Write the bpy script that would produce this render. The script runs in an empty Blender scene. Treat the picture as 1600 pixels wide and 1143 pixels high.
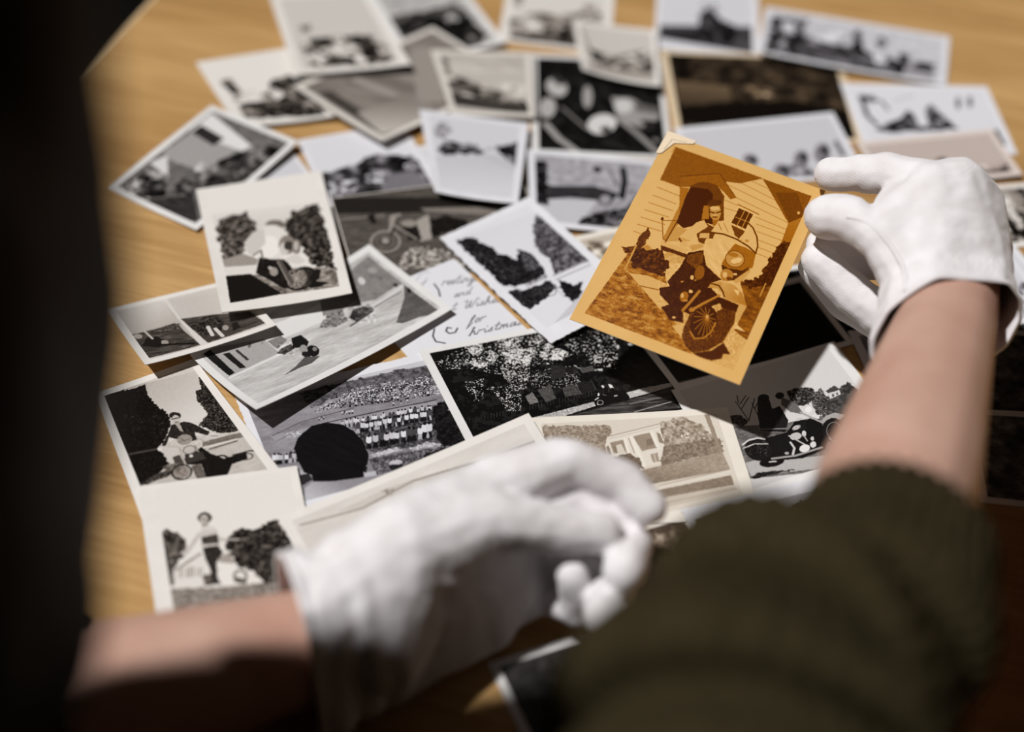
import bpy, bmesh, math, random
import numpy as np
from mathutils import Vector, Matrix

scene = bpy.context.scene
COL = scene.collection
TZ = 0.74                      # table top height (m)
# ------------------------------------------------------------------ camera
cam_d = bpy.data.cameras.new('camera'); cam = bpy.data.objects.new('camera', cam_d); COL.objects.link(cam)
cam_d.sensor_width = 36.0; cam_d.lens = 50.0; cam_d.clip_start = 0.02
PITCH, ROLL, DIST = math.radians(44), math.radians(3), 0.76
cam.matrix_world = (Matrix.Translation((0, 0, DIST*math.sin(PITCH) + TZ)) @ Matrix.Rotation(math.radians(90) - PITCH, 4, 'X') @ Matrix.Rotation(ROLL, 4, 'Z'))
cam_d.dof.use_dof = True; cam_d.dof.focus_distance = 0.738; cam_d.dof.aperture_fstop = 2.2
scene.camera = cam
# ------------------------------------------------------------------ light
world = bpy.data.worlds.new('world'); scene.world = world; world.use_nodes = True
wb = world.node_tree.nodes['Background']; wb.inputs[0].default_value = (1.0, .74, .58, 1); wb.inputs[1].default_value = .014
sun_d = bpy.data.lights.new('sun', 'SUN'); sun = bpy.data.objects.new('sun', sun_d); COL.objects.link(sun)
sun_d.energy = 3.75; sun_d.angle = math.radians(2.2); sun_d.color = (1.0, .982, .965)
sun.rotation_euler = Vector((.49, .09, -1.0)).to_track_quat('-Z', 'Y').to_euler()
sun.location = (-.9, -.1, 2.6)
vs = scene.view_settings; vs.view_transform = 'Standard'; vs.look = 'None'; vs.exposure = 0.0; vs.gamma = 1.0; vs.use_curve_mapping = False
PRINTS = [
('BX','blank white print corner peeking out under the diagonal house snapshot','cool',[69.9,55.1],[[-214.3,709.8,0.6],[-155.0,746.8,0.6],[-125.8,700.0,0.6],[-185.3,663.1,0.6]],[0.0,0.0,0.0,0.0],(3,3,3,3),2,0,22.0,[('p',0.85,[-12,-840,1473,-89,628,1635,-636,993])]),
('M4','snapshot of a dark little town under a white sky','cool',[69.9,80.3],[[-143.1,740.7,0.8],[-77.7,766.7,0.6],[-48.1,691.2,5.6],[-113.2,667.0,6.9]],[0.0,0.0,5.0,5.0],(4,3,4,4),3,0,15.0,[('p',0.9,[-164,-471,1138,-35,728,1310,-511,983]),('F',0.18,0.1,2.49,[-126,368,97,412,298,353,408,288,633,379,797,726,668,792,46,740,18,626]),('p',0.46,[431,533,598,540,677,764,340,739]),('F',0.62,0.2,2.04,[294,493,416,507,378,603,294,578]),('F',0.5,0.2,1.81,[71,513,246,543,188,675,50,678]),('F',0.6,0.1,1.36,[552,463,636,445,614,524,546,525])]),
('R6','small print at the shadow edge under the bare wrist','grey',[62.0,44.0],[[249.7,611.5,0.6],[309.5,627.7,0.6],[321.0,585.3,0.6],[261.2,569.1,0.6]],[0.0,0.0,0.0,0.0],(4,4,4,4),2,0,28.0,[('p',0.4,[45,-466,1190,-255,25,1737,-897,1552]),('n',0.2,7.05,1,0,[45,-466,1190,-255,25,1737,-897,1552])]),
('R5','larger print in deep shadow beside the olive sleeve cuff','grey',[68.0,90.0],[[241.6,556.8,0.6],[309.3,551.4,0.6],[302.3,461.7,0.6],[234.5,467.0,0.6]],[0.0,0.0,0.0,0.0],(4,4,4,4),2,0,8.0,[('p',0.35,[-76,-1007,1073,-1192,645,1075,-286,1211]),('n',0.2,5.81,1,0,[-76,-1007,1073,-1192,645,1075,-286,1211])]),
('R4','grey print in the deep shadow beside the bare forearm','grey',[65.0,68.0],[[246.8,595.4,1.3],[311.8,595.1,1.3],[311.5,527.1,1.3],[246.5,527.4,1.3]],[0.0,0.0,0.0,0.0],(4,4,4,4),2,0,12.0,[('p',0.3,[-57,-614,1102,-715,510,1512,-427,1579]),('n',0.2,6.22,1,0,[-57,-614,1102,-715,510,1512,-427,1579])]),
('D','dark snapshot of a wheel and legs with pale stones, beneath other prints','warmd',[117.5,77.2],[[-112.8,673.4,8.4],[-1.0,711.4,5.2],[23.4,635.1,0.6],[-89.1,603.0,0.8]],[0.0,0.0,0.0,0.0],(0.6,0.6,0.6,0.6),4,0,14.0,[('p',0.36,[-324,-232,1601,130,1191,1413,-559,1102]),('n',0.06,1.72,3,0,[-324,-232,1601,130,1191,1413,-559,1102]),('p',0.16,[-32,-10,1133,207,1102,315,784,272,3,143]),('l',0.55,1.08,[3,199,274,209]),('F',0.12,0.05,1.51,[179,192,225,184,218,263,176,255]),('p',0.52,[499,186,1006,265,933,331,523,223]),('l',0.62,1.4,[317,446,303,478,279,503,248,516,215,517,185,505,163,481,151,450,152,416,166,384,190,359,221,345,254,344,285,356,307,380,319,412,317,446]),('l',0.5,0.65,[286,441,278,459,263,474,244,481,223,482,204,474,190,460,183,442,183,422,191,403,206,388,225,380,246,380,265,388,279,402,287,420,286,441]),('p',0.65,[257,427,253,436,247,443,239,447,231,447,223,444,218,438,215,429,216,420,219,411,226,404,233,400,242,400,249,403,255,409,258,418]),('p',0.62,[311,216,377,212,326,315,266,366]),('l',0.15,1.29,[354,240,278,384]),('p',0.68,[452,290,533,249,509,458,436,468]),('F',0.1,0.05,1.72,[539,290,630,275,754,346,728,405,596,412,509,458]),('F',0.12,0.06,1.72,[357,320,444,321,447,447,371,448]),('l',0.6,1.29,[309,295,416,441]),('p',0.6,[451,314,445,325,433,333,416,337,397,336,380,330,366,321,358,309,358,297,364,286,376,278,393,274,412,275,429,280,443,290,451,302]),('F',0.55,0.28,1.61,[302,559,401,500,616,586,671,702,559,727,254,671])]),
('T3','snapshot of a hedge and dark ground at the far end of the pile','warm',[78.8,92.3],[[-16.7,961.2,0.6],[61.7,956.4,0.6],[56.3,861.1,0.6],[-21.9,872.4,0.6]],[0.0,0.0,0.0,0.0],(5,5,5,5),3,0,-4.0,[('p',0.86,[-213,-181,881,-340,927,1099,-37,1357]),('F',0.3,0.14,3.11,[62,623,213,488,411,473,684,368,771,664,538,859,81,821]),('p',0.22,[81,821,536,824,802,819,808,976,98,989]),('n',0.06,1.82,4,8,[81,821,808,976,98,989]),('F',0.4,0.1,2.08,[31,177,120,216,126,428,69,413]),('F',0.5,0.1,2.08,[579,288,668,296,666,495,566,491])]),
('T2','snapshot of a nearly black tree mass under a grey sky','grey',[69.8,100.4],[[-121.8,932.2,0.6],[-53.3,949.8,0.6],[-16.0,862.3,5.5],[-79.4,835.4,0.6]],[0.0,0.0,4.0,0.0],(5,5,5,5),3,0,19.0,[('p',0.72,[-15,-398,1322,-305,549,1371,-322,931]),('n',0.08,7.81,1,0,[-15,-398,1322,-305,549,1371,-322,931]),('F',0.08,0.07,3.38,[-4,380,241,373,577,316,616,836,438,1119,7,945]),('F',0.6,0.1,2.08,[408,503,526,451,514,563,415,560])]),
('T6','snapshot of a lone dark motorcycle on open ground at the far edge','cool',[74.2,109.5],[[94.8,981.7,0.6],[169.4,976.3,0.6],[160.8,867.4,0.6],[87.4,872.2,0.6]],[0.0,0.0,0.0,0.0],(3,5,5,5),3,0,-1.0,[('p',0.86,[-224,-354,874,-555,845,1267,-151,1428]),('p',0.3,[28,772,724,679,721,1049,33,944]),('n',0.1,3.89,4,8,[28,772,724,679,721,1049,33,944]),('F',0.07,0.05,2.6,[321,519,385,456,465,622,569,680,594,948,378,960,287,852]),('F',0.5,0.1,1.82,[319,416,411,374,464,494,386,508]),('p',0.12,[56,866,312,848,339,967,71,938])]),
('T8','large brownish dark snapshot of a wooded yard with cream border','sepd',[124.5,99.7],[[91.3,869.2,1.3],[217.6,872.3,1.4],[220.2,770.9,0.6],[97.5,771.3,0.6]],[0.0,0.0,0.0,0.0],(5,4,5,4),3,0,8.0,[('p',0.22,[-195,-169,1691,-291,1441,1192,-342,1371]),('n',0.2,7.27,1,0,[-195,-169,1691,-291,1441,1192,-342,1371]),('n',0.1,2.66,1,0,[-195,-169,1691,-291,1441,1192,-342,1371]),('g',0.45,0.3,[83,377,51,663],[70,378,426,416,430,588,74,682]),('F',0.07,0.04,3.63,[66,66,288,117,201,324,62,335]),('p',0.05,[59,705,476,605,845,553,1297,682,1302,1007,65,875]),('F',0.4,0.1,2.91,[538,407,741,434,681,524,534,536])]),
('T7','wide snapshot of a dark park with tree trunks at the far edge','cool',[131.2,73.9],[[171.6,937.7,0.6],[301.3,909.0,0.6],[285.6,840.7,3.2],[157.7,861.4,8.8]],[0.0,0.0,2.0,5.0],(4.5,4.5,4.5,4.5),3,0,-3.0,[('p',0.82,[-228,-33,1430,-632,1474,1009,-80,1643]),('n',0.08,4.99,1,0,[-228,-33,1430,-632,1474,1009,-80,1643]),('F',0.14,0.12,3.0,[45,141,320,84,286,346,470,392,648,382,659,119,696,105,725,409,840,450,978,480,1214,444,1224,739,991,778,48,683]),('p',0.3,[255,474,549,420,560,614,228,629]),('n',0.1,2.5,3,8,[215,460,549,420,560,614,228,629]),('F',0.8,0.08,2.5,[329,213,612,195,622,363,418,383]),('F',0.75,0.1,2.5,[776,418,912,394,896,568,809,574]),('F',0.2,0.1,2.25,[791,213,863,157,884,320,824,372]),('p',0.62,[1019,575,1219,579,1224,726,991,778]),('F',0.1,0.04,2.0,[961,375,1047,370,1051,480,980,535]),('F',0.8,0.05,1.75,[128,170,220,165,235,366,153,338])]),
('M1','black contrasty close-up snapshot of engine-like pale shapes','grey',[89.9,116.0],[[1.3,857.5,0.6],[91.8,856.8,2.0],[94.9,741.5,0.6],[5.7,740.9,0.6]],[0.0,0.0,0.0,0.0],(4.5,5,4,4),3,0,2.0,[('p',0.07,[-53,-216,1204,-315,1068,1366,-65,1459]),('n',0.16,3.09,2,40,[-53,-216,1204,-315,1068,1366,-65,1459]),('p',0.72,[236,464,219,496,195,514,168,514,141,498,119,468,105,427,102,383,109,341,126,309,151,291,179,290,206,307,227,338,241,379,244,423]),('p',0.25,[228,366,220,378,207,382,191,377,174,365,159,347,149,325,144,304,146,286,154,274,167,270,183,275,200,288,215,306,225,327,230,349]),('p',0.68,[162,664,152,709,136,745,116,767,94,771,75,758,60,728,53,687,54,640,64,594,80,558,101,535,122,531,142,545,156,575,163,617]),('p',0.62,[409,502,404,554,395,598,384,628,370,639,358,630,348,602,342,559,341,507,346,455,354,409,366,379,380,367,392,377,402,406,408,450]),('p',0.85,[557,771,552,817,533,861,503,897,466,920,428,926,394,914,371,886,360,847,365,801,384,757,414,720,452,697,490,691,524,703,547,731]),('p',0.6,[531,492,663,492,854,675,761,845,635,795,558,699]),('p',0.8,[670,586,663,618,649,646,629,666,606,674,584,670,565,653,554,627,550,595,556,563,571,534,591,514,614,506,637,511,655,528,667,554]),('p',0.4,[684,543,847,592,842,676,690,647]),('l',0.62,4.75,[93,839,172,994,285,1123]),('l',0.55,4.04,[568,739,677,892,830,1137]),('p',0.6,[844,879,839,918,830,951,818,973,805,982,793,975,784,954,779,923,779,884,783,845,792,812,805,789,818,780,830,787,839,808,844,840]),('p',0.2,[515,865,512,880,503,892,492,901,478,905,465,903,454,896,447,885,444,871,448,857,456,844,468,836,481,832,495,833,506,840,513,852]),('l',0.45,2.38,[204,644,362,878]),('F',0.06,0.02,2.38,[721,726,872,755,867,997,756,926])]),
('T5','small curled snapshot of bushes overlapping the black close-up print','warm',[57.5,75.9],[[30.4,899.8,4.4],[89.6,891.2,4.4],[88.7,810.5,10.0],[36.7,828.8,8.3]],[3.0,3.0,6.0,6.0],(4,4,4,4),3,0,4.0,[('p',0.8,[-105,-120,640,-264,602,1077,-305,1610]),('F',0.25,0.18,2.51,[66,334,157,411,262,427,468,279,558,321,554,570,328,613,114,590]),('l',0.5,1.76,[45,103,80,329]),('p',0.62,[55,613,549,572,551,674,57,755])]),
('T9','bright snapshot of crouching figures with two tiny marks in the sky','cool',[99.6,70.3],[[212.6,837.1,2.8],[312.3,838.5,5.2],[318.8,766.7,0.6],[219.2,768.9,1.1]],[0.0,0.0,0.0,0.0],(5,4,4,4),3,0,14.0,[('p',0.9,[-76,-128,1363,-163,1071,945,-386,1159]),('l',0.3,3.09,[110,163,98,371,138,470]),('l',0.35,1.9,[121,173,231,198,257,298]),('F',0.22,0.1,1.9,[88,143,207,137,187,221,86,206]),('F',0.13,0.1,1.9,[325,374,384,290,418,347,412,466,474,461,512,261,559,218,605,314,669,472,219,553,110,533]),('F',0.5,0.12,1.43,[489,401,595,353,587,432]),('p',0.5,[765,190,757,217,747,240,737,256,728,262,723,257,721,242,722,219,728,192,736,165,746,142,756,126,765,120,770,125,773,140,771,163]),('p',0.55,[851,171,843,198,832,221,822,237,813,243,806,238,803,223,805,201,810,174,819,147,829,123,840,108,849,102,855,107,858,122,857,145]),('p',0.35,[753,206,749,220,744,232,738,239,733,242,730,240,729,232,729,221,732,208,736,194,742,182,747,174,752,171,755,174,756,181,756,193]),('p',0.35,[844,181,840,196,834,209,829,218,824,221,821,218,820,210,821,198,824,183,828,168,834,155,839,146,844,143,847,146,848,154,847,166]),('l',0.65,0.95,[321,193,462,124]),('p',0.15,[906,460,933,458,943,604,916,626])]),
('R1','mottled snapshot of rocky scrub beside the gloved wrist','warm',[84.0,60.0],[[266.6,725.8,0.6],[348.9,742.9,0.6],[361.1,684.2,0.6],[278.9,667.0,0.6]],[0.0,0.0,0.0,0.0],(4.5,4.5,4.5,4.5),3,0,25.0,[('p',0.55,[-268,-266,1147,-99,598,992,-682,830]),('n',0.22,4.41,1.5,40,[-268,-266,1147,-99,598,992,-682,830]),('F',0.3,0.22,2.42,[21,288,299,255,584,357,424,693,-81,631]),('F',0.78,0.1,2.86,[215,143,356,126,291,371,219,312]),('F',0.25,0.15,1.98,[432,31,738,32,584,357,397,233])]),
('T11','pale snapshot of several heads against a blank sky','cool',[109.5,67.3],[[96.4,774.7,1.4],[203.8,803.0,1.6],[216.5,734.8,0.9],[111.3,711.2,0.6]],[0.0,0.0,0.0,0.0],(4,4,4,4),3,0,17.0,[('p',0.82,[-64,-448,1460,-177,988,1256,-508,1082]),('F',0.55,0.1,3.62,[464,558,694,476,773,601,954,514,905,882,431,819]),('p',0.55,[764,486,743,516,719,537,696,545,677,538,666,518,664,488,672,453,687,417,709,386,733,366,756,358,774,365,785,385,787,415,780,450]),('p',0.2,[753,481,738,504,721,520,705,528,694,525,688,512,688,491,695,466,707,439,723,416,740,399,755,392,767,395,773,408,772,429,765,454]),('p',0.6,[726,486,721,498,714,508,707,515,701,516,696,513,693,505,693,494,696,482,701,469,707,459,714,453,721,452,726,455,729,463,729,474]),('p',0.55,[923,445,900,479,873,502,848,511,828,504,816,482,815,449,823,410,841,370,865,336,891,313,917,304,937,311,948,333,950,366,941,406]),('p',0.2,[911,439,894,465,875,483,859,491,846,488,840,474,840,451,848,423,862,394,879,368,898,349,915,341,927,344,934,358,933,381,925,409]),('p',0.6,[883,442,878,456,871,467,863,474,856,476,850,472,848,464,848,452,851,438,857,424,864,413,872,406,879,404,884,408,887,416,887,428]),('p',0.55,[614,594,596,616,574,629,551,630,531,620,516,599,509,572,511,541,522,513,540,490,562,477,585,476,605,487,620,507,627,535,625,565]),('p',0.2,[600,586,587,603,572,614,557,617,545,611,536,598,533,580,537,558,545,537,558,520,573,509,588,506,601,512,609,525,612,543,609,565]),('p',0.6,[571,588,567,597,560,605,553,609,545,610,539,608,535,601,534,593,535,583,540,574,546,566,554,562,561,561,567,564,571,570,573,578]),('p',0.55,[441,450,426,469,406,479,386,480,368,470,354,452,348,428,349,401,358,376,373,357,393,346,413,346,432,356,445,374,451,399,450,425]),('p',0.2,[429,444,418,458,405,467,392,470,380,465,373,453,370,436,372,418,379,400,390,385,404,376,417,373,428,379,436,390,439,407,436,425]),('p',0.6,[401,448,397,456,391,463,385,467,378,467,372,465,369,459,367,452,369,444,372,435,378,429,385,425,391,424,397,427,401,432,402,440]),('l',0.4,3.14,[1007,312,1011,446])]),
('T10','beige snapshot with a black strip of landscape, behind the raised fingers','pink',[93.8,51.1],[[214.4,768.7,2.0],[307.3,791.7,2.6],[315.1,739.3,4.6],[225.0,720.7,4.6]],[0.0,0.0,4.0,4.0],(4,4,4,5),3,0,21.0,[('p',0.76,[-50,-423,1401,-139,921,1177,-678,1057]),('F',0.07,0.06,2.2,[504,434,675,395,881,373,877,504,580,548]),('F',0.22,0.1,1.96,[438,257,515,248,500,350,422,360]),('p',0.5,[438,477,874,514,878,565,484,640]),('F',0.5,0.1,1.71,[693,377,892,344,863,421,682,437])]),
('R3','narrow white-bordered print lying under its twin beside the gloved wrist','cool',[46.2,62.2],[[251.5,657.8,1.3],[295.2,673.1,1.3],[315.0,613.9,1.3],[271.5,599.1,1.3]],[0.0,0.0,0.0,0.0],(5,5,5,5),2,0,31.0,[('p',0.84,[197,-164,892,16,238,1045,-402,882])]),
('R2','narrow white-bordered print beside the gloved wrist, upper of two','cool',[46.1,66.1],[[244.5,656.1,2.0],[288.1,671.1,2.0],[309.2,608.3,2.0],[265.6,593.5,2.0]],[0.0,0.0,0.0,0.0],(5,5,5,5),2,0,30.0,[('p',0.86,[262,-152,959,25,305,1053,-329,892]),('F',0.6,0.15,2.17,[258,321,439,352,274,623,105,580])]),
('M2','snapshot of a tree trunk with parked motorcycles beneath it','cool',[82.6,77.1],[[2.5,739.0,4.7],[87.7,738.9,0.7],[86.3,661.9,0.7],[6.4,661.9,5.5]],[0.0,0.0,0.0,0.0],(4.5,5,4.5,5),3.5,0,1.0,[('p',0.66,[-193,-117,1248,-330,1219,1129,-230,1384]),('n',0.12,3.42,1,0,[-193,-117,1248,-330,1237,229,-207,458]),('p',0.8,[-209,528,419,473,274,781,-219,920]),('p',0.22,[5,390,401,328,558,382,501,471,253,465,1,540]),('n',0.1,2.05,3,8,[5,390,558,382,253,465]),('l',0.1,3.83,[584,118,592,241,571,414]),('l',0.3,0.96,[495,120,546,316]),('F',0.13,0.1,1.64,[296,709,332,646,437,572,596,512,696,315,832,316,754,758,315,785]),('p',0.6,[503,448,500,466,492,483,480,495,466,501,453,500,441,491,434,477,431,459,435,440,443,424,455,411,468,406,482,407,493,416,501,430]),('l',0.15,1.1,[509,447,505,469,496,489,482,504,466,510,450,509,437,498,429,481,426,460,430,438,439,418,453,403,469,397,484,398,497,409,506,426,509,447]),('l',0.55,1.92,[485,564,584,446]),('F',0.45,0.1,1.1,[608,307,656,288,647,391,613,385]),('F',0.35,0.08,0.82,[554,553,589,536,588,593,560,597]),('F',0.1,0.06,1.51,[39,122,116,111,119,566,29,558]),('p',0.15,[454,150,451,163,445,175,436,184,425,188,415,187,406,181,400,171,398,158,401,145,407,133,416,124,427,120,437,121,446,127,452,137])]),
('M2b','cream-bordered leafy snapshot peeking out beneath the raised sepia photo','cream',[66.0,50.0],[[12.7,647.9,2.3],[74.2,671.8,4.6],[92.3,625.2,0.6],[30.7,601.3,0.6]],[0.0,0.0,0.0,0.0],(4,4,4,4),3,0,22.0,[('p',0.7,[101,-252,793,-30,479,745,-209,557]),('F',0.5,0.2,1.5,[267,64,701,197,513,661,81,540])]),
('M3b','white print corner peeking out under the pale road snapshot','cool',[44.1,55.3],[[-69.9,736.4,3.5],[-28.5,752.2,0.6],[-8.8,700.4,7.3],[-50.0,684.9,8.5]],[0.0,0.0,0.0,0.0],(4,4,4,4),2,0,17.0,[('p',0.86,[3,-713,1400,-502,547,1439,-438,1083]),('F',0.4,0.1,3.29,[267,155,495,122,466,455,209,466])]),
('L1','blurred snapshot with a blank sky above dark trees and white patches','warm',[63.4,91.1],[[-223.6,824.3,0.6],[-164.1,848.6,0.6],[-121.6,764.3,4.6],[-181.8,747.1,4.6]],[0.0,0.0,4.0,4.0],(5,4,5,4),3,0,18.0,[('p',0.92,[-2,-322,1063,48,615,1499,-531,1311]),('F',0.2,0.14,2.64,[71,285,154,266,164,539,96,578]),('F',0.15,0.14,2.91,[92,634,285,542,391,376,514,316,615,440,784,568,677,911,94,803]),('F',0.88,0.03,2.38,[115,498,222,442,289,488,293,600,169,610]),('F',0.88,0.04,2.38,[326,498,391,460,407,574,354,616])]),
('L2','grey hazy snapshot with soft hillside streaks and a pale lower corner','warmd',[121.0,84.3],[[-152.1,790.1,8.6],[-68.0,878.1,5.3],[-6.1,821.6,3.3],[-88.6,734.0,8.5]],[2.0,0.0,0.0,5.0],(4.5,4.5,4.5,4.5),3,0,42.0,[('p',0.5,[510,-973,2176,288,719,1766,-755,534]),('n',0.12,10.14,3,20,[510,-973,2176,288,719,1766,-755,534]),('p',0.3,[68,150,153,190,147,714,66,702]),('g',0.55,0.8,[371,534,140,790],[106,486,615,560,470,838,59,779]),('l',0.65,5.79,[366,191,430,468]),('p',0.62,[876,133,1027,163,635,746,498,636])]),
('T1','snapshot of a small group of vehicles low in a bright empty sky','warm',[73.6,123.0],[[-188.5,916.6,0.6],[-119.8,931.5,0.8],[-77.5,816.9,12.6],[-152.1,798.2,12.0]],[0.0,0.0,3.0,3.0],(6,5,6,6),3,0,11.0,[('p',0.82,[-68,-278,1173,-100,686,1558,-249,1376]),('F',0.32,0.24,3.22,[95,788,217,699,473,714,573,717,633,882,659,1112,561,1170,141,1135,111,975]),('F',0.1,0.04,2.48,[479,743,587,762,570,1083,470,1052]),('F',0.82,0.06,2.48,[236,866,391,867,382,1024,251,974]),('F',0.1,0.04,2.23,[203,1042,405,1028,403,1141,212,1119]),('F',0.5,0.1,2.23,[138,512,227,497,196,609,136,599])]),
('T12','snapshot of a hazy lane with dark verge, laid over the grey hazy print','warmd',[62.0,80.8],[[-66.8,846.7,6.1],[2.6,854.2,3.7],[6.5,774.1,4.7],[-47.4,767.6,8.2]],[0.0,0.0,1.0,1.0],(4.5,4.5,4.5,5),3,0,6.0,[('p',0.8,[-51,-134,793,-163,824,1229,-369,1349]),('n',0.1,6.02,3,20,[-51,-134,793,-163,802,245,-143,296]),('F',0.34,0.14,3.13,[12,309,85,305,207,387,356,493,462,582,610,672,607,777,24,612]),('F',0.78,0.06,2.65,[364,400,567,433,537,577,415,537]),('p',0.26,[10,539,307,618,610,672,607,777,12,690]),('n',0.08,3.61,4,6,[10,539,610,672,607,777,12,690]),('F',0.5,0.08,2.41,[29,83,83,100,89,284,37,308])]),
('M3','pale snapshot of an empty road with a low dark tree line','cool',[60.7,91.5],[[-68.0,769.1,9.4],[2.7,764.7,6.4],[-1.5,672.7,12.2],[-51.5,679.6,12.4]],[0.0,0.0,4.0,3.0],(5,5,5,6),3,0,1.0,[('p',0.86,[-87,-143,744,-285,975,1313,-398,1794]),('g',0.8,0.88,[285,439,276,829],[47,517,596,346,628,782,12,902]),('F',0.14,0.12,2.02,[66,429,132,317,209,338,288,311,365,380,342,426,204,448,96,494]),('F',0.13,0.1,2.02,[431,326,505,271,566,221,599,542,478,424]),('F',0.6,0.12,1.57,[67,118,146,118,174,181,111,303,69,275]),('F',0.6,0.06,1.35,[354,363,442,323,443,362]),('l',0.7,0.9,[354,423,601,575])]),
('L3','snapshot turned diagonally of a pale house wall with dark machines below','grey',[98.4,71.6],[[-250.4,681.6,0.6],[-201.3,765.9,6.7],[-140.4,731.2,6.9],[-187.7,643.9,2.6]],[0.0,0.0,2.0,2.0],(4.5,4.5,4.5,4.5),3.5,0,49.0,[('p',0.42,[633,-642,1340,476,243,1309,-365,317]),('n',0.08,2.93,2,-30,[633,-642,1340,476,243,1309,-365,317]),('p',0.9,[695,61,918,56,794,491,720,469]),('p',0.62,[463,57,694,79,715,441,441,395,412,127]),('p',0.2,[699,74,788,82,761,291,669,283]),('p',0.86,[327,64,444,102,283,250]),('F',0.33,0.14,2.35,[31,59,286,92,301,225,151,343,34,258]),('F',0.16,0.05,2.35,[89,207,227,179,272,251,158,353,66,292]),('F',0.14,0.05,2.35,[185,361,339,322,319,435,226,499]),('F',0.17,0.08,3.23,[386,362,728,463,845,515,867,684,517,682,268,479]),('F',0.6,0.1,1.76,[460,297,509,337,433,401,422,346]),('p',0.22,[34,258,241,487,72,664,41,613]),('n',0.08,1.17,5,30,[34,258,241,487,72,664])]),
('X','white greeting card with handwritten Christmas wishes in script lettering','cool',[65.6,77.9],[[-89.0,593.1,1.1],[-36.6,630.2,2.7],[11.9,569.8,0.6],[-42.2,530.4,0.6]],[0.0,0.0,0.0,0.0],(0,0,0,0),6,0,33.0,[('p',0.93,[-25,-1218,1941,70,611,1670,-985,717]),('l',0.5,0.27,[467,37,458,17,410,21,367,48,355,78,383,86,415,74,434,62,395,89,357,116,337,115,356,100,414,86]),('l',0.2,0.34,[463,160,498,135,495,144,512,140,511,146]),('l',0.2,0.34,[498,161,523,161,533,150,524,147,503,159,498,173,518,172]),('l',0.2,0.34,[522,170,547,170,558,158,549,155,527,168,522,181,542,181]),('l',0.2,0.34,[604,139,549,183,550,191,567,188]),('l',0.2,0.34,[570,154,596,159]),('l',0.2,0.34,[590,172,569,192,570,198,584,194]),('l',0.2,0.34,[608,160,612,157]),('l',0.2,0.34,[578,201,611,176]),('l',0.2,0.34,[599,186,622,179,621,187,602,206,613,206]),('l',0.2,0.34,[657,196,645,190,623,202,620,216,648,204,662,194,603,240,586,241,592,232,643,217]),('l',0.2,0.34,[642,220,682,201,668,211,664,222,649,227,644,221]),('l',0.25,0.92,[437,126,430,181,407,231]),('l',0.3,0.34,[507,266,494,261,475,272,472,283,495,274,510,263,487,284,499,283]),('l',0.3,0.34,[495,288,524,267]),('l',0.3,0.34,[514,276,535,269,535,275,519,291,531,291]),('l',0.3,0.34,[572,280,559,276,540,287,537,298,560,289]),('l',0.3,0.34,[606,257,552,298,562,299]),('l',0.3,0.34,[337,298,285,340]),('l',0.3,0.34,[316,302,356,296,364,310,322,317,342,329,319,344,285,340]),('l',0.3,0.34,[343,344,372,343,380,333,369,330,348,342,346,353,369,352]),('l',0.3,0.34,[369,355,408,338,396,347,395,357,380,361,371,356]),('l',0.3,0.34,[457,322,407,361,411,368,429,364]),('l',0.3,0.34,[423,335,455,339]),('l',0.2,0.34,[493,344,517,338,515,347,471,385,479,391,536,353,493,391,502,397,571,353,584,354]),('l',0.2,0.34,[554,382,534,402,536,407,552,403]),('l',0.2,0.34,[573,371,577,368]),('l',0.2,0.34,[549,407,590,389,576,399,575,410,559,414,551,408]),('l',0.2,0.34,[574,418,643,374,636,372,578,419]),('l',0.2,0.34,[593,407,620,398,616,407,600,422,614,423]),('l',0.2,0.34,[619,421,648,421,657,410,647,407,624,419,621,432,644,431]),('l',0.2,0.34,[643,435,685,416,670,426,669,437,653,441,645,435]),('l',0.22,0.41,[419,502,480,469,484,461,460,471,389,526,381,530,412,516,440,503]),('l',0.22,0.41,[483,490,460,498,450,514,469,511,486,497,483,490,495,498]),('l',0.22,0.41,[475,518,510,495,510,502,528,498,528,503]),('l',0.2,0.43,[361,584,429,543,421,541,366,586]),('l',0.2,0.43,[380,574,409,565,405,574,391,589,406,589]),('l',0.2,0.43,[403,595,438,573,439,581,458,578,459,583]),('l',0.2,0.43,[468,583,449,602,453,607,470,604]),('l',0.2,0.43,[487,573,491,570]),('l',0.2,0.43,[467,608,510,591,496,599,496,610,479,614,469,608]),('l',0.2,0.43,[563,576,509,615,514,622,533,619]),('l',0.2,0.43,[525,588,561,594]),('l',0.2,0.43,[529,626,562,604]),('l',0.2,0.43,[551,613,574,607,551,630]),('l',0.2,0.43,[567,617,592,611,570,633,584,634]),('l',0.2,0.43,[637,625,618,619,595,630,593,642,623,634,639,623,614,644,629,645]),('l',0.2,0.43,[628,648,672,631,658,640,658,651,641,654,631,648]),('l',0.2,0.84,[236,439,198,483,188,528,223,565]),('l',0.2,0.84,[344,500,315,522,284,513,279,486,301,466,316,482])]),
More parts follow.
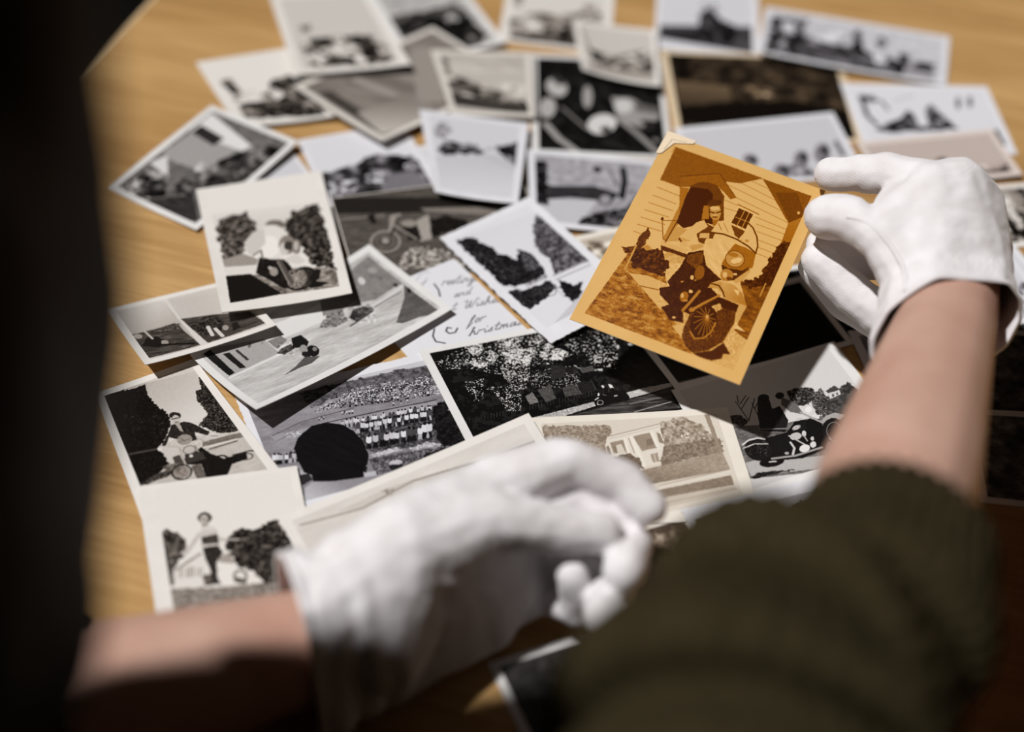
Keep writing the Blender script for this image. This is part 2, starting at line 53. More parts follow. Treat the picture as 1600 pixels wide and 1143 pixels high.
('CR','snapshot of a hillside crowd with the back of a dark head in front','cool',[111.2,83.0],[[-142.0,512.1,0.7],[-38.5,555.3,1.8],[-5.5,480.1,0.7],[-106.5,436.1,0.7]],[0.0,0.0,0.0,0.0],(4,5.5,4,4),6.5,0.5,18.0,[('p',0.52,[-54,64,687,78,982,94,1515,164,1081,1267,-184,806]),('n',0.08,2.87,4,-12,[-54,64,1515,164,1081,1267,-184,806]),('F',0.36,0.07,2.15,[306,72,687,78,982,94,1371,116,1296,314,975,248,711,212,529,170,342,201]),('S',0.85,0.3,0.57,[349,225,585,136,992,177,1156,266,1051,339,699,250,508,237,363,250]),('S',0.15,0.28,0.57,[346,234,576,165,982,207,972,323,686,289,502,256]),('C',12,3.73,[502,256,951,316]),('C',16,3.15,[469,171,971,236]),('C',5,2.87,[467,297,530,308]),('C',3,2.58,[349,298,378,297]),('C',3,3.15,[729,319,825,326]),('p',0.6,[90,320,360,333,958,361,949,385,412,356,112,368]),('l',0.22,0.57,[363,325,670,336,961,354]),('l',0.35,0.5,[103,324,267,279,542,270]),('l',0.4,0.43,[112,368,231,329]),('F',0.3,0.1,1.43,[493,379,941,387,885,651,526,595]),('C',22,5.59,[432,384,917,432]),('C',17,7.17,[501,444,894,477]),('C',12,10.04,[522,563,853,593]),('C',7,7.17,[42,513,184,534]),('S',0.85,0.3,0.65,[170,338,250,335,234,391,169,368]),('F',0.09,0.05,1.72,[921,402,999,375,1026,742,879,690,875,596]),('n',0.1,1.43,6,-40,[921,402,999,375,1026,742,879,690]),('F',0.36,0.12,1.0,[507,629,885,672,1026,742,751,756,505,748]),('F',0.76,0.1,1.0,[521,609,656,601,693,634,522,629]),('F',0.72,0.1,1.0,[713,631,828,621,889,662,728,652]),('F',0.12,0.06,1.0,[773,693,889,683,916,713,773,713]),('p',0.78,[655,707,651,714,642,720,631,723,618,722,605,719,596,713,590,705,589,697,593,690,602,684,614,681,627,682,639,685,649,691,655,699]),('F',0.15,0.05,0.86,[589,703,651,715,644,748,583,731]),('p',0.7,[149,557,179,612,215,644,143,696,151,621]),('p',0.2,[139,617,199,628,207,671,137,694]),('g',0.55,0.75,[329,714,177,795],[199,685,443,737,605,754,456,985,118,817,155,710]),('p',0.75,[453,709,514,719,508,749,450,740]),('F',0.1,0.02,0.72,[473,647,483,681,465,714,452,699]),('p',0.06,[179,443,214,384,252,356,305,324,378,323,453,365,493,425,517,511,513,611,489,663,461,683,445,738,300,716,203,684,209,642,179,612,174,521]),('n',0.03,1.29,6,30,[230,271,584,395,445,738,203,684])]),
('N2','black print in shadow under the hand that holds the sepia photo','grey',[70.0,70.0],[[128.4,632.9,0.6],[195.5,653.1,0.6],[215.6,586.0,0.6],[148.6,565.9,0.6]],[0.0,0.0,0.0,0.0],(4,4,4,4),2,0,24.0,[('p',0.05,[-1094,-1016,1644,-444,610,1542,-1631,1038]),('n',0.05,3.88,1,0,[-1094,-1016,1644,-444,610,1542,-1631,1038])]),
('TH','dark snapshot of a big tree and house with a small motorcycle passing','grey',[124.1,79.9],[[-50.4,552.3,2.7],[68.0,597.8,0.7],[97.5,518.0,0.7],[-19.2,484.5,1.6]],[0.0,0.0,0.0,0.0],(4.6,4,4.6,4),6.5,0,21.0,[('p',0.05,[37,-243,1624,-140,1308,953,-198,905]),('S',0.14,0.3,2.46,[33,39,1141,65,1140,666,85,692]),('S',0.92,0.62,0.8,[170,176,262,162,361,128,389,158,334,217,262,231,216,178]),('S',0.06,0.1,0.55,[170,176,262,162,361,128,389,158,334,217,262,231,216,178]),('S',0.92,0.62,0.8,[427,86,496,50,565,55,521,120,451,115]),('S',0.06,0.1,0.55,[427,86,496,50,565,55,521,120,451,115]),('S',0.92,0.62,0.8,[419,139,514,136,594,162,571,214,512,275,416,224]),('S',0.06,0.1,0.55,[419,139,514,136,594,162,571,214,512,275,416,224]),('S',0.92,0.62,0.8,[247,39,336,39,327,97,281,130,234,81]),('S',0.06,0.1,0.55,[247,39,336,39,327,97,281,130,234,81]),('S',0.92,0.62,0.8,[624,66,668,51,661,103,622,137]),('S',0.06,0.1,0.55,[624,66,668,51,661,103,622,137]),('S',0.92,0.62,0.8,[660,138,703,141,684,189,659,174]),('S',0.06,0.1,0.55,[660,138,703,141,684,189,659,174]),('S',0.92,0.62,0.8,[609,188,646,206,627,255,599,230]),('S',0.06,0.1,0.55,[609,188,646,206,627,255,599,230]),('S',0.92,0.62,0.8,[661,201,721,208,710,285,647,269]),('S',0.06,0.1,0.55,[661,201,721,208,710,285,647,269]),('S',0.88,0.16,0.68,[53,128,231,53,476,17,720,47,656,307,566,284,489,319,358,323,212,223,77,189]),('S',0.8,0.26,0.55,[366,234,531,275,438,450,367,433,358,323]),('S',0.88,0.16,0.61,[143,316,256,316,192,482,144,471]),('S',0.85,0.2,0.61,[230,382,427,411,355,599,283,584,277,466]),('S',0.7,0.2,0.61,[489,319,793,341,724,517,474,440]),('S',0.85,0.12,0.74,[721,83,977,90,1064,175,963,419,815,399,846,302,789,261]),('S',0.9,0.6,0.74,[661,139,699,140,692,174,643,188]),('S',0.92,0.6,0.74,[671,195,717,189,772,257,726,263,637,267]),('S',0.88,0.55,0.61,[852,304,889,287,907,318,886,356,853,330]),('S',0.85,0.55,0.55,[832,386,885,390,875,414,837,405]),('p',0.8,[1031,258,1029,263,1025,268,1021,270,1018,270,1016,269,1014,265,1015,260,1016,254,1019,249,1022,245,1026,242,1029,242,1032,244,1033,248,1033,253]),('p',0.7,[1115,258,1112,262,1107,265,1101,266,1094,265,1088,263,1084,259,1082,254,1082,250,1085,246,1090,243,1096,242,1103,243,1109,246,1113,249,1115,254]),('p',0.8,[932,381,930,385,927,388,924,390,921,390,919,389,917,386,917,382,919,377,921,373,924,370,927,368,929,368,932,369,933,372,933,376]),('p',0.2,[625,299,698,335,673,400,581,413]),('p',0.14,[695,343,754,349,741,399,682,393]),('p',0.33,[767,361,837,357,835,396,765,400]),('p',0.22,[723,368,748,365,744,391,719,392]),('p',0.3,[618,479,690,461,697,546,610,547]),('p',0.15,[711,462,790,463,784,540,702,547]),('l',0.4,0.49,[700,459,699,546]),('l',0.3,0.43,[790,454,787,532]),('p',0.33,[486,461,568,445,559,549,498,561]),('p',0.45,[409,496,457,472,463,553,410,559]),('n',0.08,0.61,1,0,[504,251,867,342,756,629,390,545]),('l',0.2,0.37,[874,449,882,520]),('l',0.25,0.37,[896,454,916,494]),('V',58,0.26,0.31,3.69,[48,621,1012,551]),('p',0.7,[399,654,738,612,764,639,553,679,393,670]),('n',0.3,0.49,1,0,[399,654,738,612,764,639,553,679]),('p',0.75,[931,588,1027,574,1225,568,1216,592,1058,615,935,629]),('n',0.2,0.55,2,-15,[931,588,1027,574,1225,568,1058,615]),('p',0.26,[549,687,932,637,1065,625,1213,599,1201,747,934,738,788,731]),('n',0.16,0.86,9,-14,[549,687,932,637,1065,625,1213,599,1201,747,788,731]),('l',0.55,0.74,[921,726,1141,696]),('l',0.45,0.86,[921,667,1099,657]),('l',0.02,1.04,[798,630,792,641,783,650,772,654,761,654,752,650,746,641,745,630,747,618,754,607,763,599,774,594,784,594,793,598,799,607,801,618,798,630]),('l',0.7,0.37,[787,629,783,635,778,639,772,642,766,642,761,639,758,635,756,629,758,622,761,617,766,612,772,610,778,610,783,612,787,617,788,623,787,629]),('p',0.03,[808,580,879,558,930,581,938,619,896,639,810,645]),('p',0.04,[935,623,929,633,921,640,912,644,902,644,895,640,890,633,889,623,891,613,897,603,905,595,914,591,923,591,931,595,936,602,937,612]),('p',0.7,[882,596,881,599,878,600,874,602,869,602,865,602,861,601,859,599,859,597,860,595,863,593,867,592,872,591,876,591,880,593,882,594]),('p',0.92,[878,548,875,549,871,547,867,542,864,535,862,527,862,519,863,512,866,508,869,507,873,509,877,514,880,521,882,529,882,537,881,544]),('p',0.85,[837,531,834,533,831,532,828,530,825,526,823,522,823,517,824,512,826,509,829,507,832,508,835,510,838,514,839,519,840,524,839,528]),('p',0.05,[849,547,845,556,839,563,833,567,828,568,824,565,822,559,822,550,825,541,829,532,835,525,841,521,846,520,850,523,852,529,852,537]),('p',0.05,[881,559,877,566,872,571,866,574,861,575,857,572,855,567,854,560,856,553,860,546,865,540,871,537,876,537,880,539,882,544,882,551]),('p',0.9,[791,569,789,574,786,577,784,579,781,579,779,578,778,575,779,571,780,567,782,563,785,559,787,557,790,557,792,558,792,561,792,565]),('p',0.75,[781,590,779,592,776,596,771,599,765,602,760,605,755,606,751,605,750,603,751,600,754,597,759,594,765,590,771,588,776,587,779,588]),('l',0.6,0.37,[808,572,822,584])]),
('RD','deckle-edged snapshot of a pale road running between dark trees','cool',[60.7,103.6],[[-46.0,643.8,6.6],[5.1,677.4,14.3],[68.4,598.2,9.9],[20.5,561.6,4.2]],[3.0,0.0,0.0,2.0],(5.2,5.2,5.2,11),4.5,0.55,36.0,[('p',0.9,[-13,-97,648,71,685,709,-71,990]),('g',0.88,0.92,[304,132,210,932],[27,50,561,134,618,660,32,795]),('F',0.33,0.13,1.76,[559,140,574,657,464,635,345,620,382,501,388,372,460,244]),('F',0.11,0.08,1.58,[59,70,142,89,160,117,165,179,195,231,193,303,224,355,235,407,296,335,324,377,339,425,323,501,310,579,222,600,95,562,63,524]),('S',0.35,0.14,1.23,[83,120,216,393,198,553,84,497]),('F',0.3,0.12,1.23,[295,363,339,425,316,525,225,516]),('l',0.8,1.58,[89,544,119,609]),('V',14,0.6,0.53,3.51,[157,609,299,615]),('F',0.16,0.08,1.58,[45,567,144,627,292,638,289,708,172,748,57,761]),('l',0.6,1.23,[331,624,561,641]),('l',0.55,0.7,[317,657,542,679]),('l',0.9,2.28,[313,582,306,692]),('F',0.1,0.06,1.23,[330,667,366,752,386,824,287,857,286,785,302,718]),('l',0.3,0.44,[265,733,256,743,244,747,231,747,220,742,212,733,208,720,209,707,215,695,225,686,237,681,249,682,261,687,269,696,272,708,271,721,265,733]),('l',0.7,0.53,[283,689,273,796]),('F',0.12,0.05,0.88,[352,756,432,757,377,803])]),
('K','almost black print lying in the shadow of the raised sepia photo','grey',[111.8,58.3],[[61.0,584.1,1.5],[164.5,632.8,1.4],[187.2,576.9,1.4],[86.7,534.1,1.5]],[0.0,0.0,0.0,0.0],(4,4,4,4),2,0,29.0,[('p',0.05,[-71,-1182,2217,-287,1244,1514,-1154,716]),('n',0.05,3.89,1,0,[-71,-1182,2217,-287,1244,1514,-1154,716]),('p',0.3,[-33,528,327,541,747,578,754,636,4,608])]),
('N1','white-bordered print corner showing between the bare forearm and motorcycle print','cool',[47.1,43.5],[[184.5,585.9,2.5],[230.0,596.4,0.9],[239.6,554.0,0.7],[193.5,543.2,0.7]],[0.0,0.0,0.0,0.0],(5,4,4,4),3,0,21.0,[('p',0.5,[25,-368,829,-301,369,685,-270,577]),('n',0.15,4.47,3,40,[25,-368,829,-301,369,685,-270,577])]),
('MB','snapshot of a shiny motorcycle in side view half covered by shadow','grey',[102.8,84.8],[[84.3,532.4,2.3],[175.8,577.3,2.2],[209.8,498.0,0.7],[115.4,455.1,0.7]],[0.0,0.0,0.0,0.0],(4,2,6,9),6.5,0,29.0,[('p',0.86,[14,-103,1093,-42,1008,817,-15,843]),('p',0.42,[189,348,463,428,711,456,975,598,888,874,113,694]),('n',0.1,1.01,2,-15,[189,348,975,598,888,874,113,694]),('F',0.28,0.06,1.85,[716,370,799,335,877,309,951,297,961,592,792,614,676,486]),('F',0.25,0.1,1.17,[214,281,271,291,297,344,248,370,198,330]),('F',0.26,0.14,1.01,[588,233,643,231,700,241,739,268,692,350,611,353,572,327]),('l',0.22,0.5,[292,199,297,344]),('l',0.22,0.5,[302,214,319,164]),('l',0.22,0.5,[298,257,374,197]),('l',0.22,0.5,[297,344,399,217]),('l',0.22,0.5,[370,240,360,325]),('l',0.22,0.5,[305,226,364,181]),('l',0.22,0.5,[365,282,434,219]),('F',0.33,0.16,0.76,[711,302,781,272,772,336,711,456,660,437,672,354]),('p',0.3,[787,306,854,286,871,327,796,325]),('p',0.85,[787,325,863,324,854,354,782,364]),('p',0.4,[806,338,820,337,813,357,799,357]),('p',0.4,[833,337,845,336,840,353,829,353]),('p',0.72,[148,595,233,596,495,681,731,716,681,799,134,686]),('F',0.14,0.06,0.84,[130,685,190,676,235,688,376,726,271,715,142,704]),('p',0.12,[419,214,477,224,454,316,501,311,495,418,441,484,322,429,360,325]),('p',0.14,[476,241,469,249,459,255,447,257,435,254,425,248,419,240,417,229,420,219,427,211,437,205,449,203,461,206,471,212,477,221,479,231]),('p',0.14,[560,256,553,263,545,269,535,271,525,269,518,264,513,257,512,248,515,239,522,231,530,225,540,223,550,225,557,230,562,237,563,246]),('p',0.42,[542,260,592,323,595,412,532,367,513,305]),('l',0.5,0.84,[314,394,327,420,460,465]),('p',0.05,[294,483,448,487,531,432,652,466,637,598,576,659,441,671,282,633,244,527]),('p',0.1,[299,591,276,608,249,614,222,609,199,594,184,570,179,542,185,513,200,488,224,470,251,464,279,469,302,485,317,509,321,538,315,567]),('l',0.85,1.01,[190,481,233,465,284,468,330,496]),('l',0.75,0.76,[182,504,251,498,316,522]),('n',0.3,0.67,1,0,[216,464,333,507,281,603,189,549]),('p',0.03,[345,650,335,660,317,667,293,670,267,667,243,661,224,650,214,638,214,626,223,615,241,608,265,606,291,608,316,615,334,625,345,637]),('p',0.85,[315,644,312,645,306,645,296,644,286,642,276,639,267,637,262,634,260,632,263,630,270,630,279,631,290,633,300,636,309,639,314,642]),('l',0.05,2.52,[330,496,362,581,315,635]),('l',0.62,1.26,[290,618,414,643,569,641]),('p',0.1,[479,471,572,453,560,512,477,513]),('p',0.62,[539,472,536,477,529,483,520,487,509,490,499,490,490,489,485,485,483,480,486,475,493,469,502,465,513,462,524,462,532,463,537,467]),('l',0.9,0.42,[523,475,521,478,518,481,514,483,509,484,505,484,501,482,499,480,499,477,501,473,504,471,508,469,513,468,517,468,521,470,523,472,523,475]),('p',0.78,[511,532,505,541,495,547,482,551,469,551,457,547,448,541,444,532,445,523,451,514,461,507,474,504,487,504,499,507,508,514,512,523]),('l',0.75,1.01,[447,513,503,606]),('l',0.82,1.26,[432,555,433,596,405,630]),('p',0.92,[512,620,506,629,496,635,485,639,473,639,462,636,454,630,451,621,452,612,458,604,467,597,479,593,491,593,502,596,509,603,513,611]),('p',0.88,[552,614,547,621,540,626,532,628,525,627,520,623,517,618,518,610,520,603,526,596,533,591,540,589,547,589,552,593,555,599,555,606]),('p',0.85,[540,531,535,538,529,544,523,546,518,546,514,543,513,538,514,530,517,523,522,516,528,510,534,508,539,508,543,511,544,516,543,524]),('l',0.7,0.76,[521,535,520,576]),('p',0.8,[561,576,557,581,553,585,548,586,544,586,542,584,541,580,541,575,544,569,547,564,552,560,556,558,560,559,563,561,564,565,563,570]),('p',0.7,[390,617,388,620,384,622,379,622,374,621,370,619,367,616,366,612,367,608,370,605,374,604,379,603,384,604,388,606,390,610,391,613]),('p',0.8,[572,429,569,433,564,436,556,438,548,440,539,439,532,438,528,435,528,432,530,428,536,425,543,422,552,421,560,421,567,423,571,425]),('p',0.95,[638,406,631,409,623,409,618,406,614,400,614,392,616,384,621,377,628,371,636,368,643,368,649,371,652,377,653,385,650,393,645,400]),('p',0.9,[658,463,653,465,647,464,642,460,637,454,634,447,634,439,635,432,639,428,644,426,649,427,655,430,660,437,662,444,663,452,662,458]),('l',0.66,1.26,[584,392,616,437,648,481]),('l',0.05,2.52,[604,459,594,583]),('p',0.66,[645,487,701,458,755,456,801,490,760,507,663,515]),('p',0.1,[724,593,699,615,671,629,646,631,625,622,614,604,612,578,622,549,640,521,665,499,693,485,720,483,740,491,752,511,753,537,743,566]),('l',0.5,0.5,[711,580,695,595,677,604,661,606,649,601,642,590,642,573,648,555,661,537,677,522,694,513,711,511,723,516,730,528,730,544,723,563,711,580]),('l',0.8,0.67,[637,598,654,657])]),
('MM','snapshot of a leather-jacketed rider facing front on a tree-lined road','warm',[62.3,100.3],[[-213.8,509.7,0.7],[-167.6,537.0,2.7],[-108.5,459.6,1.8],[-166.2,418.2,0.7]],[0.0,2.0,0.0,0.0],(4.5,4,4.5,5),6,0,21.0,[('p',0.8,[-15,-46,661,25,682,1074,-4,975]),('g',0.7,0.86,[282,69,420,412],[4,3,620,100,551,572,217,480]),('p',0.76,[9,693,217,662,530,600,657,634,592,1025,59,945]),('n',0.06,1.21,3,-15,[9,693,217,662,530,600,592,1025,59,945]),('p',0.45,[397,582,526,608,623,634,607,664,383,613]),('p',0.85,[383,613,547,649,539,664,396,629]),('l',0.35,0.97,[408,646,539,664]),('l',0.4,0.6,[416,613,538,639]),('F',0.05,0.05,0.97,[2,14,211,58,286,58,268,136,288,233,317,313,310,381,228,487,196,506,209,632,105,687,15,693,0,452,-9,249]),('S',0.3,0.05,0.6,[99,202,312,327,262,466,116,383]),('F',0.25,0.12,0.72,[22,689,105,667,217,662,225,708,140,706,82,702]),('l',0.3,1.09,[39,474,193,514]),('F',0.4,0.1,0.72,[176,639,285,648,268,690,184,685]),('F',0.17,0.17,0.78,[609,107,639,147,659,272,655,507,620,613,534,593,485,565,425,468,497,414,491,294,514,229,548,230,567,150]),('p',0.17,[305,394,340,403,368,403,399,430,454,537,436,554,388,499,379,553,337,549,265,468,227,519,213,502,271,441]),('n',0.12,0.72,1,0,[267,345,483,471,412,629,209,514]),('p',0.15,[373,358,368,365,359,368,349,368,337,363,327,355,320,345,317,334,318,325,323,318,331,314,342,314,354,319,364,327,371,337,374,348]),('p',0.75,[361,380,356,392,348,401,339,407,330,407,322,402,317,393,315,380,316,367,321,355,328,345,337,339,347,339,355,344,360,354,362,366]),('l',0.15,0.6,[318,358,361,367]),('p',0.3,[344,395,343,397,340,397,337,397,334,396,331,394,329,391,328,388,328,386,330,384,332,383,335,384,338,385,341,387,343,390,344,393]),('p',0.65,[321,387,346,396,341,472,328,454]),('p',0.85,[476,579,472,583,467,584,461,582,456,578,451,573,448,566,448,560,449,554,453,551,458,550,464,551,470,555,474,561,477,567,477,574]),('l',0.25,0.36,[450,567,475,581]),('p',0.88,[205,526,203,530,199,533,195,534,191,533,188,530,186,525,185,520,186,515,188,510,191,507,196,506,200,508,203,511,205,515,206,521]),('l',0.72,0.78,[226,514,290,560]),('l',0.65,0.6,[368,556,393,551,402,585]),('p',0.08,[378,610,401,677,442,740,544,758,532,803,459,796,399,867,322,852,337,720,272,680,275,642,331,629]),('p',0.3,[233,601,270,604,269,674,230,643]),('p',0.58,[362,535,355,547,344,556,330,559,316,557,303,550,294,539,289,525,290,510,296,498,307,489,321,485,336,487,349,495,359,506,363,521]),('l',0.3,0.3,[294,524,358,531]),('l',0.3,0.3,[310,499,324,532]),('p',0.75,[351,607,346,616,337,623,327,626,315,625,305,620,297,612,293,601,293,590,298,581,307,573,318,570,329,571,340,576,348,585,351,596]),('l',0.2,0.36,[351,607,346,616,337,623,327,626,315,625,305,620,297,612,293,601,293,590,298,581,307,573,318,570,329,571,340,576,348,585,351,596,351,607]),('p',0.85,[323,645,321,648,318,650,314,651,310,649,307,647,304,643,304,638,305,634,307,631,310,628,314,628,318,629,321,632,324,636,324,640]),('p',0.24,[291,616,371,642,370,696,276,679]),('p',0.85,[323,645,321,648,318,649,315,650,311,649,309,646,307,643,306,639,307,635,309,632,312,630,315,630,319,631,322,634,323,637,324,641]),('l',0.68,0.97,[285,566,274,659,270,749]),('l',0.6,0.6,[358,580,355,634]),('p',0.4,[291,703,335,711,324,846,286,838]),('n',0.14,0.42,1,0,[297,689,375,733,319,856,245,816]),('p',0.5,[272,734,264,747,252,755,237,756,223,752,211,742,202,727,199,711,202,695,210,682,222,674,237,672,252,677,264,688,273,702,275,719]),('n',0.2,1.21,1,0,[214,652,292,695,259,775,184,734]),('l',0.08,0.78,[281,739,271,754,257,763,241,765,224,759,210,748,201,732,197,713,200,694,209,679,224,670,241,667,258,673,272,685,282,702,285,721,281,739]),('l',0.06,0.97,[451,784,440,800,425,811,408,815,393,811,381,800,374,783,374,764,379,744,390,726,406,715,423,711,439,715,451,726,457,744,457,764,451,784]),('p',0.1,[284,813,281,818,276,822,270,823,264,821,259,817,256,811,255,805,257,798,261,792,266,788,272,787,278,789,282,793,285,799,286,806]),('l',0.15,0.84,[486,743,567,762,594,786]),('l',0.15,0.54,[559,801,553,808,543,810,531,809,519,804,508,797,501,787,498,777,499,768,506,761,516,759,528,760,540,765,551,773,558,782,561,793,559,801]),('p',0.8,[361,847,359,850,357,852,354,853,352,853,351,851,350,848,350,845,351,841,353,838,355,836,358,835,360,835,362,837,362,840,362,843])]),
('RC','snapshot of a lone motorcycle crossing a wide pale road past parked cars','grey',[131.0,69.0],[[-169.5,536.1,6.1],[-86.2,637.3,4.2],[-34.2,583.5,6.1],[-126.2,490.2,15.3]],[2.0,0.0,4.0,13.0],(4,4.5,4.5,4.5),5,0,37.0,[('p',0.78,[32,-93,721,-143,1451,609,-6,704]),('n',0.1,3.54,6,-25,[69,15,1318,31,1261,678,21,670]),('n',0.07,0.8,5,-25,[69,15,1318,31,1261,678,21,670]),('p',0.9,[81,17,560,147,843,184,995,188,856,298,723,303,527,273,432,255]),('p',0.5,[379,216,461,232,467,287,382,307]),('p',0.66,[66,12,375,185,371,341,164,319,88,312]),('p',0.12,[60,11,107,46,104,304,67,305]),('p',0.14,[139,124,173,142,172,312,143,297]),('p',0.25,[205,149,220,155,221,271,206,266]),('p',0.4,[292,181,287,186,282,189,277,190,274,189,272,186,272,181,274,174,278,168,283,163,289,160,293,159,297,160,299,164,298,169,296,175]),('p',0.5,[355,211,352,214,349,216,347,217,344,216,343,214,344,211,345,208,347,204,350,201,353,199,356,199,358,199,359,202,358,204,357,208]),('l',0.9,1.59,[61,321,229,340,376,355]),('F',0.5,0.12,1.24,[648,335,758,270,850,292,810,386,734,382]),('p',0.5,[1242,67,1242,364,1180,352,1037,360,967,326,858,304,733,268,795,156,917,167,1104,84]),('n',0.05,3.88,1,0,[1242,67,1242,364,1037,360,733,268,1104,84]),('p',0.62,[1199,191,1192,196,1184,198,1175,196,1167,190,1161,181,1158,170,1158,160,1162,151,1168,146,1177,144,1186,146,1194,152,1200,161,1203,172,1203,182]),('p',0.82,[1092,209,1084,217,1075,222,1066,223,1059,219,1055,212,1054,201,1057,189,1063,178,1071,170,1081,165,1089,164,1096,168,1100,176,1101,186,1098,198]),('p',0.4,[1180,253,1177,256,1174,258,1171,258,1168,257,1166,253,1166,249,1166,245,1169,241,1172,238,1175,236,1178,236,1181,238,1183,241,1184,245,1183,249]),('p',0.25,[1211,355,1206,359,1201,361,1196,361,1192,358,1189,354,1188,347,1189,341,1192,335,1196,331,1201,328,1206,329,1211,331,1214,336,1215,342,1214,349]),('l',0.85,1.94,[983,389,1098,386,1224,375]),('l',0.35,0.58,[994,401,1088,400,1189,407]),('p',0.38,[1240,370,1242,676,1123,622,1027,604,1002,576,1170,452]),('n',0.05,3.23,3,-20,[1240,370,1242,676,1002,576]),('p',0.15,[1236,433,1231,439,1226,443,1220,444,1216,442,1214,438,1214,431,1216,424,1221,417,1226,411,1232,407,1237,406,1241,407,1243,412,1243,418,1241,426]),('p',0.3,[833,376,888,339,947,354,983,389,979,415,843,429]),('n',0.22,1.68,1,0,[891,288,999,394,918,506,808,401]),('l',0.82,1.16,[854,305,952,300]),('l',0.25,0.91,[795,432,850,429,966,421]),('p',0.2,[868,392,862,398,855,402,849,403,844,400,841,395,840,387,842,379,847,371,853,365,859,361,866,361,871,363,874,369,874,376,872,384]),('p',0.6,[982,377,977,381,972,384,967,385,964,383,961,379,961,373,963,367,966,361,970,356,975,353,980,353,984,355,986,359,987,364,985,371]),('p',0.3,[360,335,405,318,463,328,455,373,384,373]),('n',0.2,1.06,1,0,[417,259,494,330,423,422,344,353]),('p',0.12,[491,289,546,304,547,378,512,407,451,364]),('p',0.12,[530,495,516,503,502,504,490,497,482,485,479,468,482,449,490,432,502,418,516,410,530,410,542,416,550,429,553,446,550,464,542,482]),('p',0.5,[543,461,538,466,533,468,527,468,523,466,520,462,519,456,520,449,523,443,528,438,534,435,540,435,544,438,547,442,548,448,547,455]),('p',0.6,[510,412,504,426,495,439,485,447,474,450,466,448,460,440,459,428,462,413,468,399,477,386,487,378,498,375,506,378,512,386,513,398]),('p',0.15,[481,483,474,487,466,485,459,480,454,471,452,460,452,448,456,438,462,430,469,427,477,428,484,434,489,443,491,454,491,466,487,476]),('p',0.36,[519,519,452,538,376,525,276,523,375,499,453,467])]),
('TW','print with two small field pictures side by side divided by a white strip','warm',[72.2,61.4],[[-224.0,574.0,0.6],[-157.9,605.3,0.6],[-126.5,555.4,12.7],[-188.7,520.7,12.3]],[0.0,0.0,4.0,5.0],(4,4,4,4),5,0,20.0,[('p',0.72,[-32,-46,301,31,323,574,23,561]),('g',0.85,0.7,[175,6,150,311],[-4,33,297,41,291,311,28,298]),('p',0.28,[25,296,153,302,274,291,317,564,28,558]),('n',0.14,1.34,4,-15,[25,296,274,291,317,564,28,558]),('F',0.3,0.1,1.15,[147,320,264,306,294,303,288,374,201,352]),('p',0.12,[97,361,148,372,178,472,111,481,48,430]),('l',0.75,1.25,[107,289,120,386]),('p',0.6,[179,463,174,471,168,476,161,478,154,476,148,470,145,461,144,451,145,442,150,434,156,428,163,426,170,429,176,434,180,443,181,453]),('p',0.65,[81,341,76,349,69,354,60,354,51,351,44,344,38,334,36,324,37,314,41,306,49,301,57,300,66,304,74,311,80,320,82,331]),('l',0.1,1.73,[120,456,290,532]),('p',0.86,[296,29,325,45,353,572,314,572]),('p',0.78,[322,54,614,109,657,391,315,271]),('p',0.27,[316,268,473,308,660,381,683,555,355,567]),('n',0.12,1.53,4,-15,[316,268,660,381,683,555,355,567]),('F',0.2,0.12,1.34,[350,368,409,315,473,308,504,393,493,475,402,496,350,475]),('l',0.85,2.11,[412,416,403,507]),('l',0.85,2.11,[439,454,445,544]),('p',0.6,[504,482,499,490,492,497,485,499,479,497,474,492,471,484,471,474,473,463,478,454,485,448,492,446,498,447,503,453,506,461,506,471]),('F',0.1,0.04,0.96,[528,452,566,452,557,514,516,522])]),
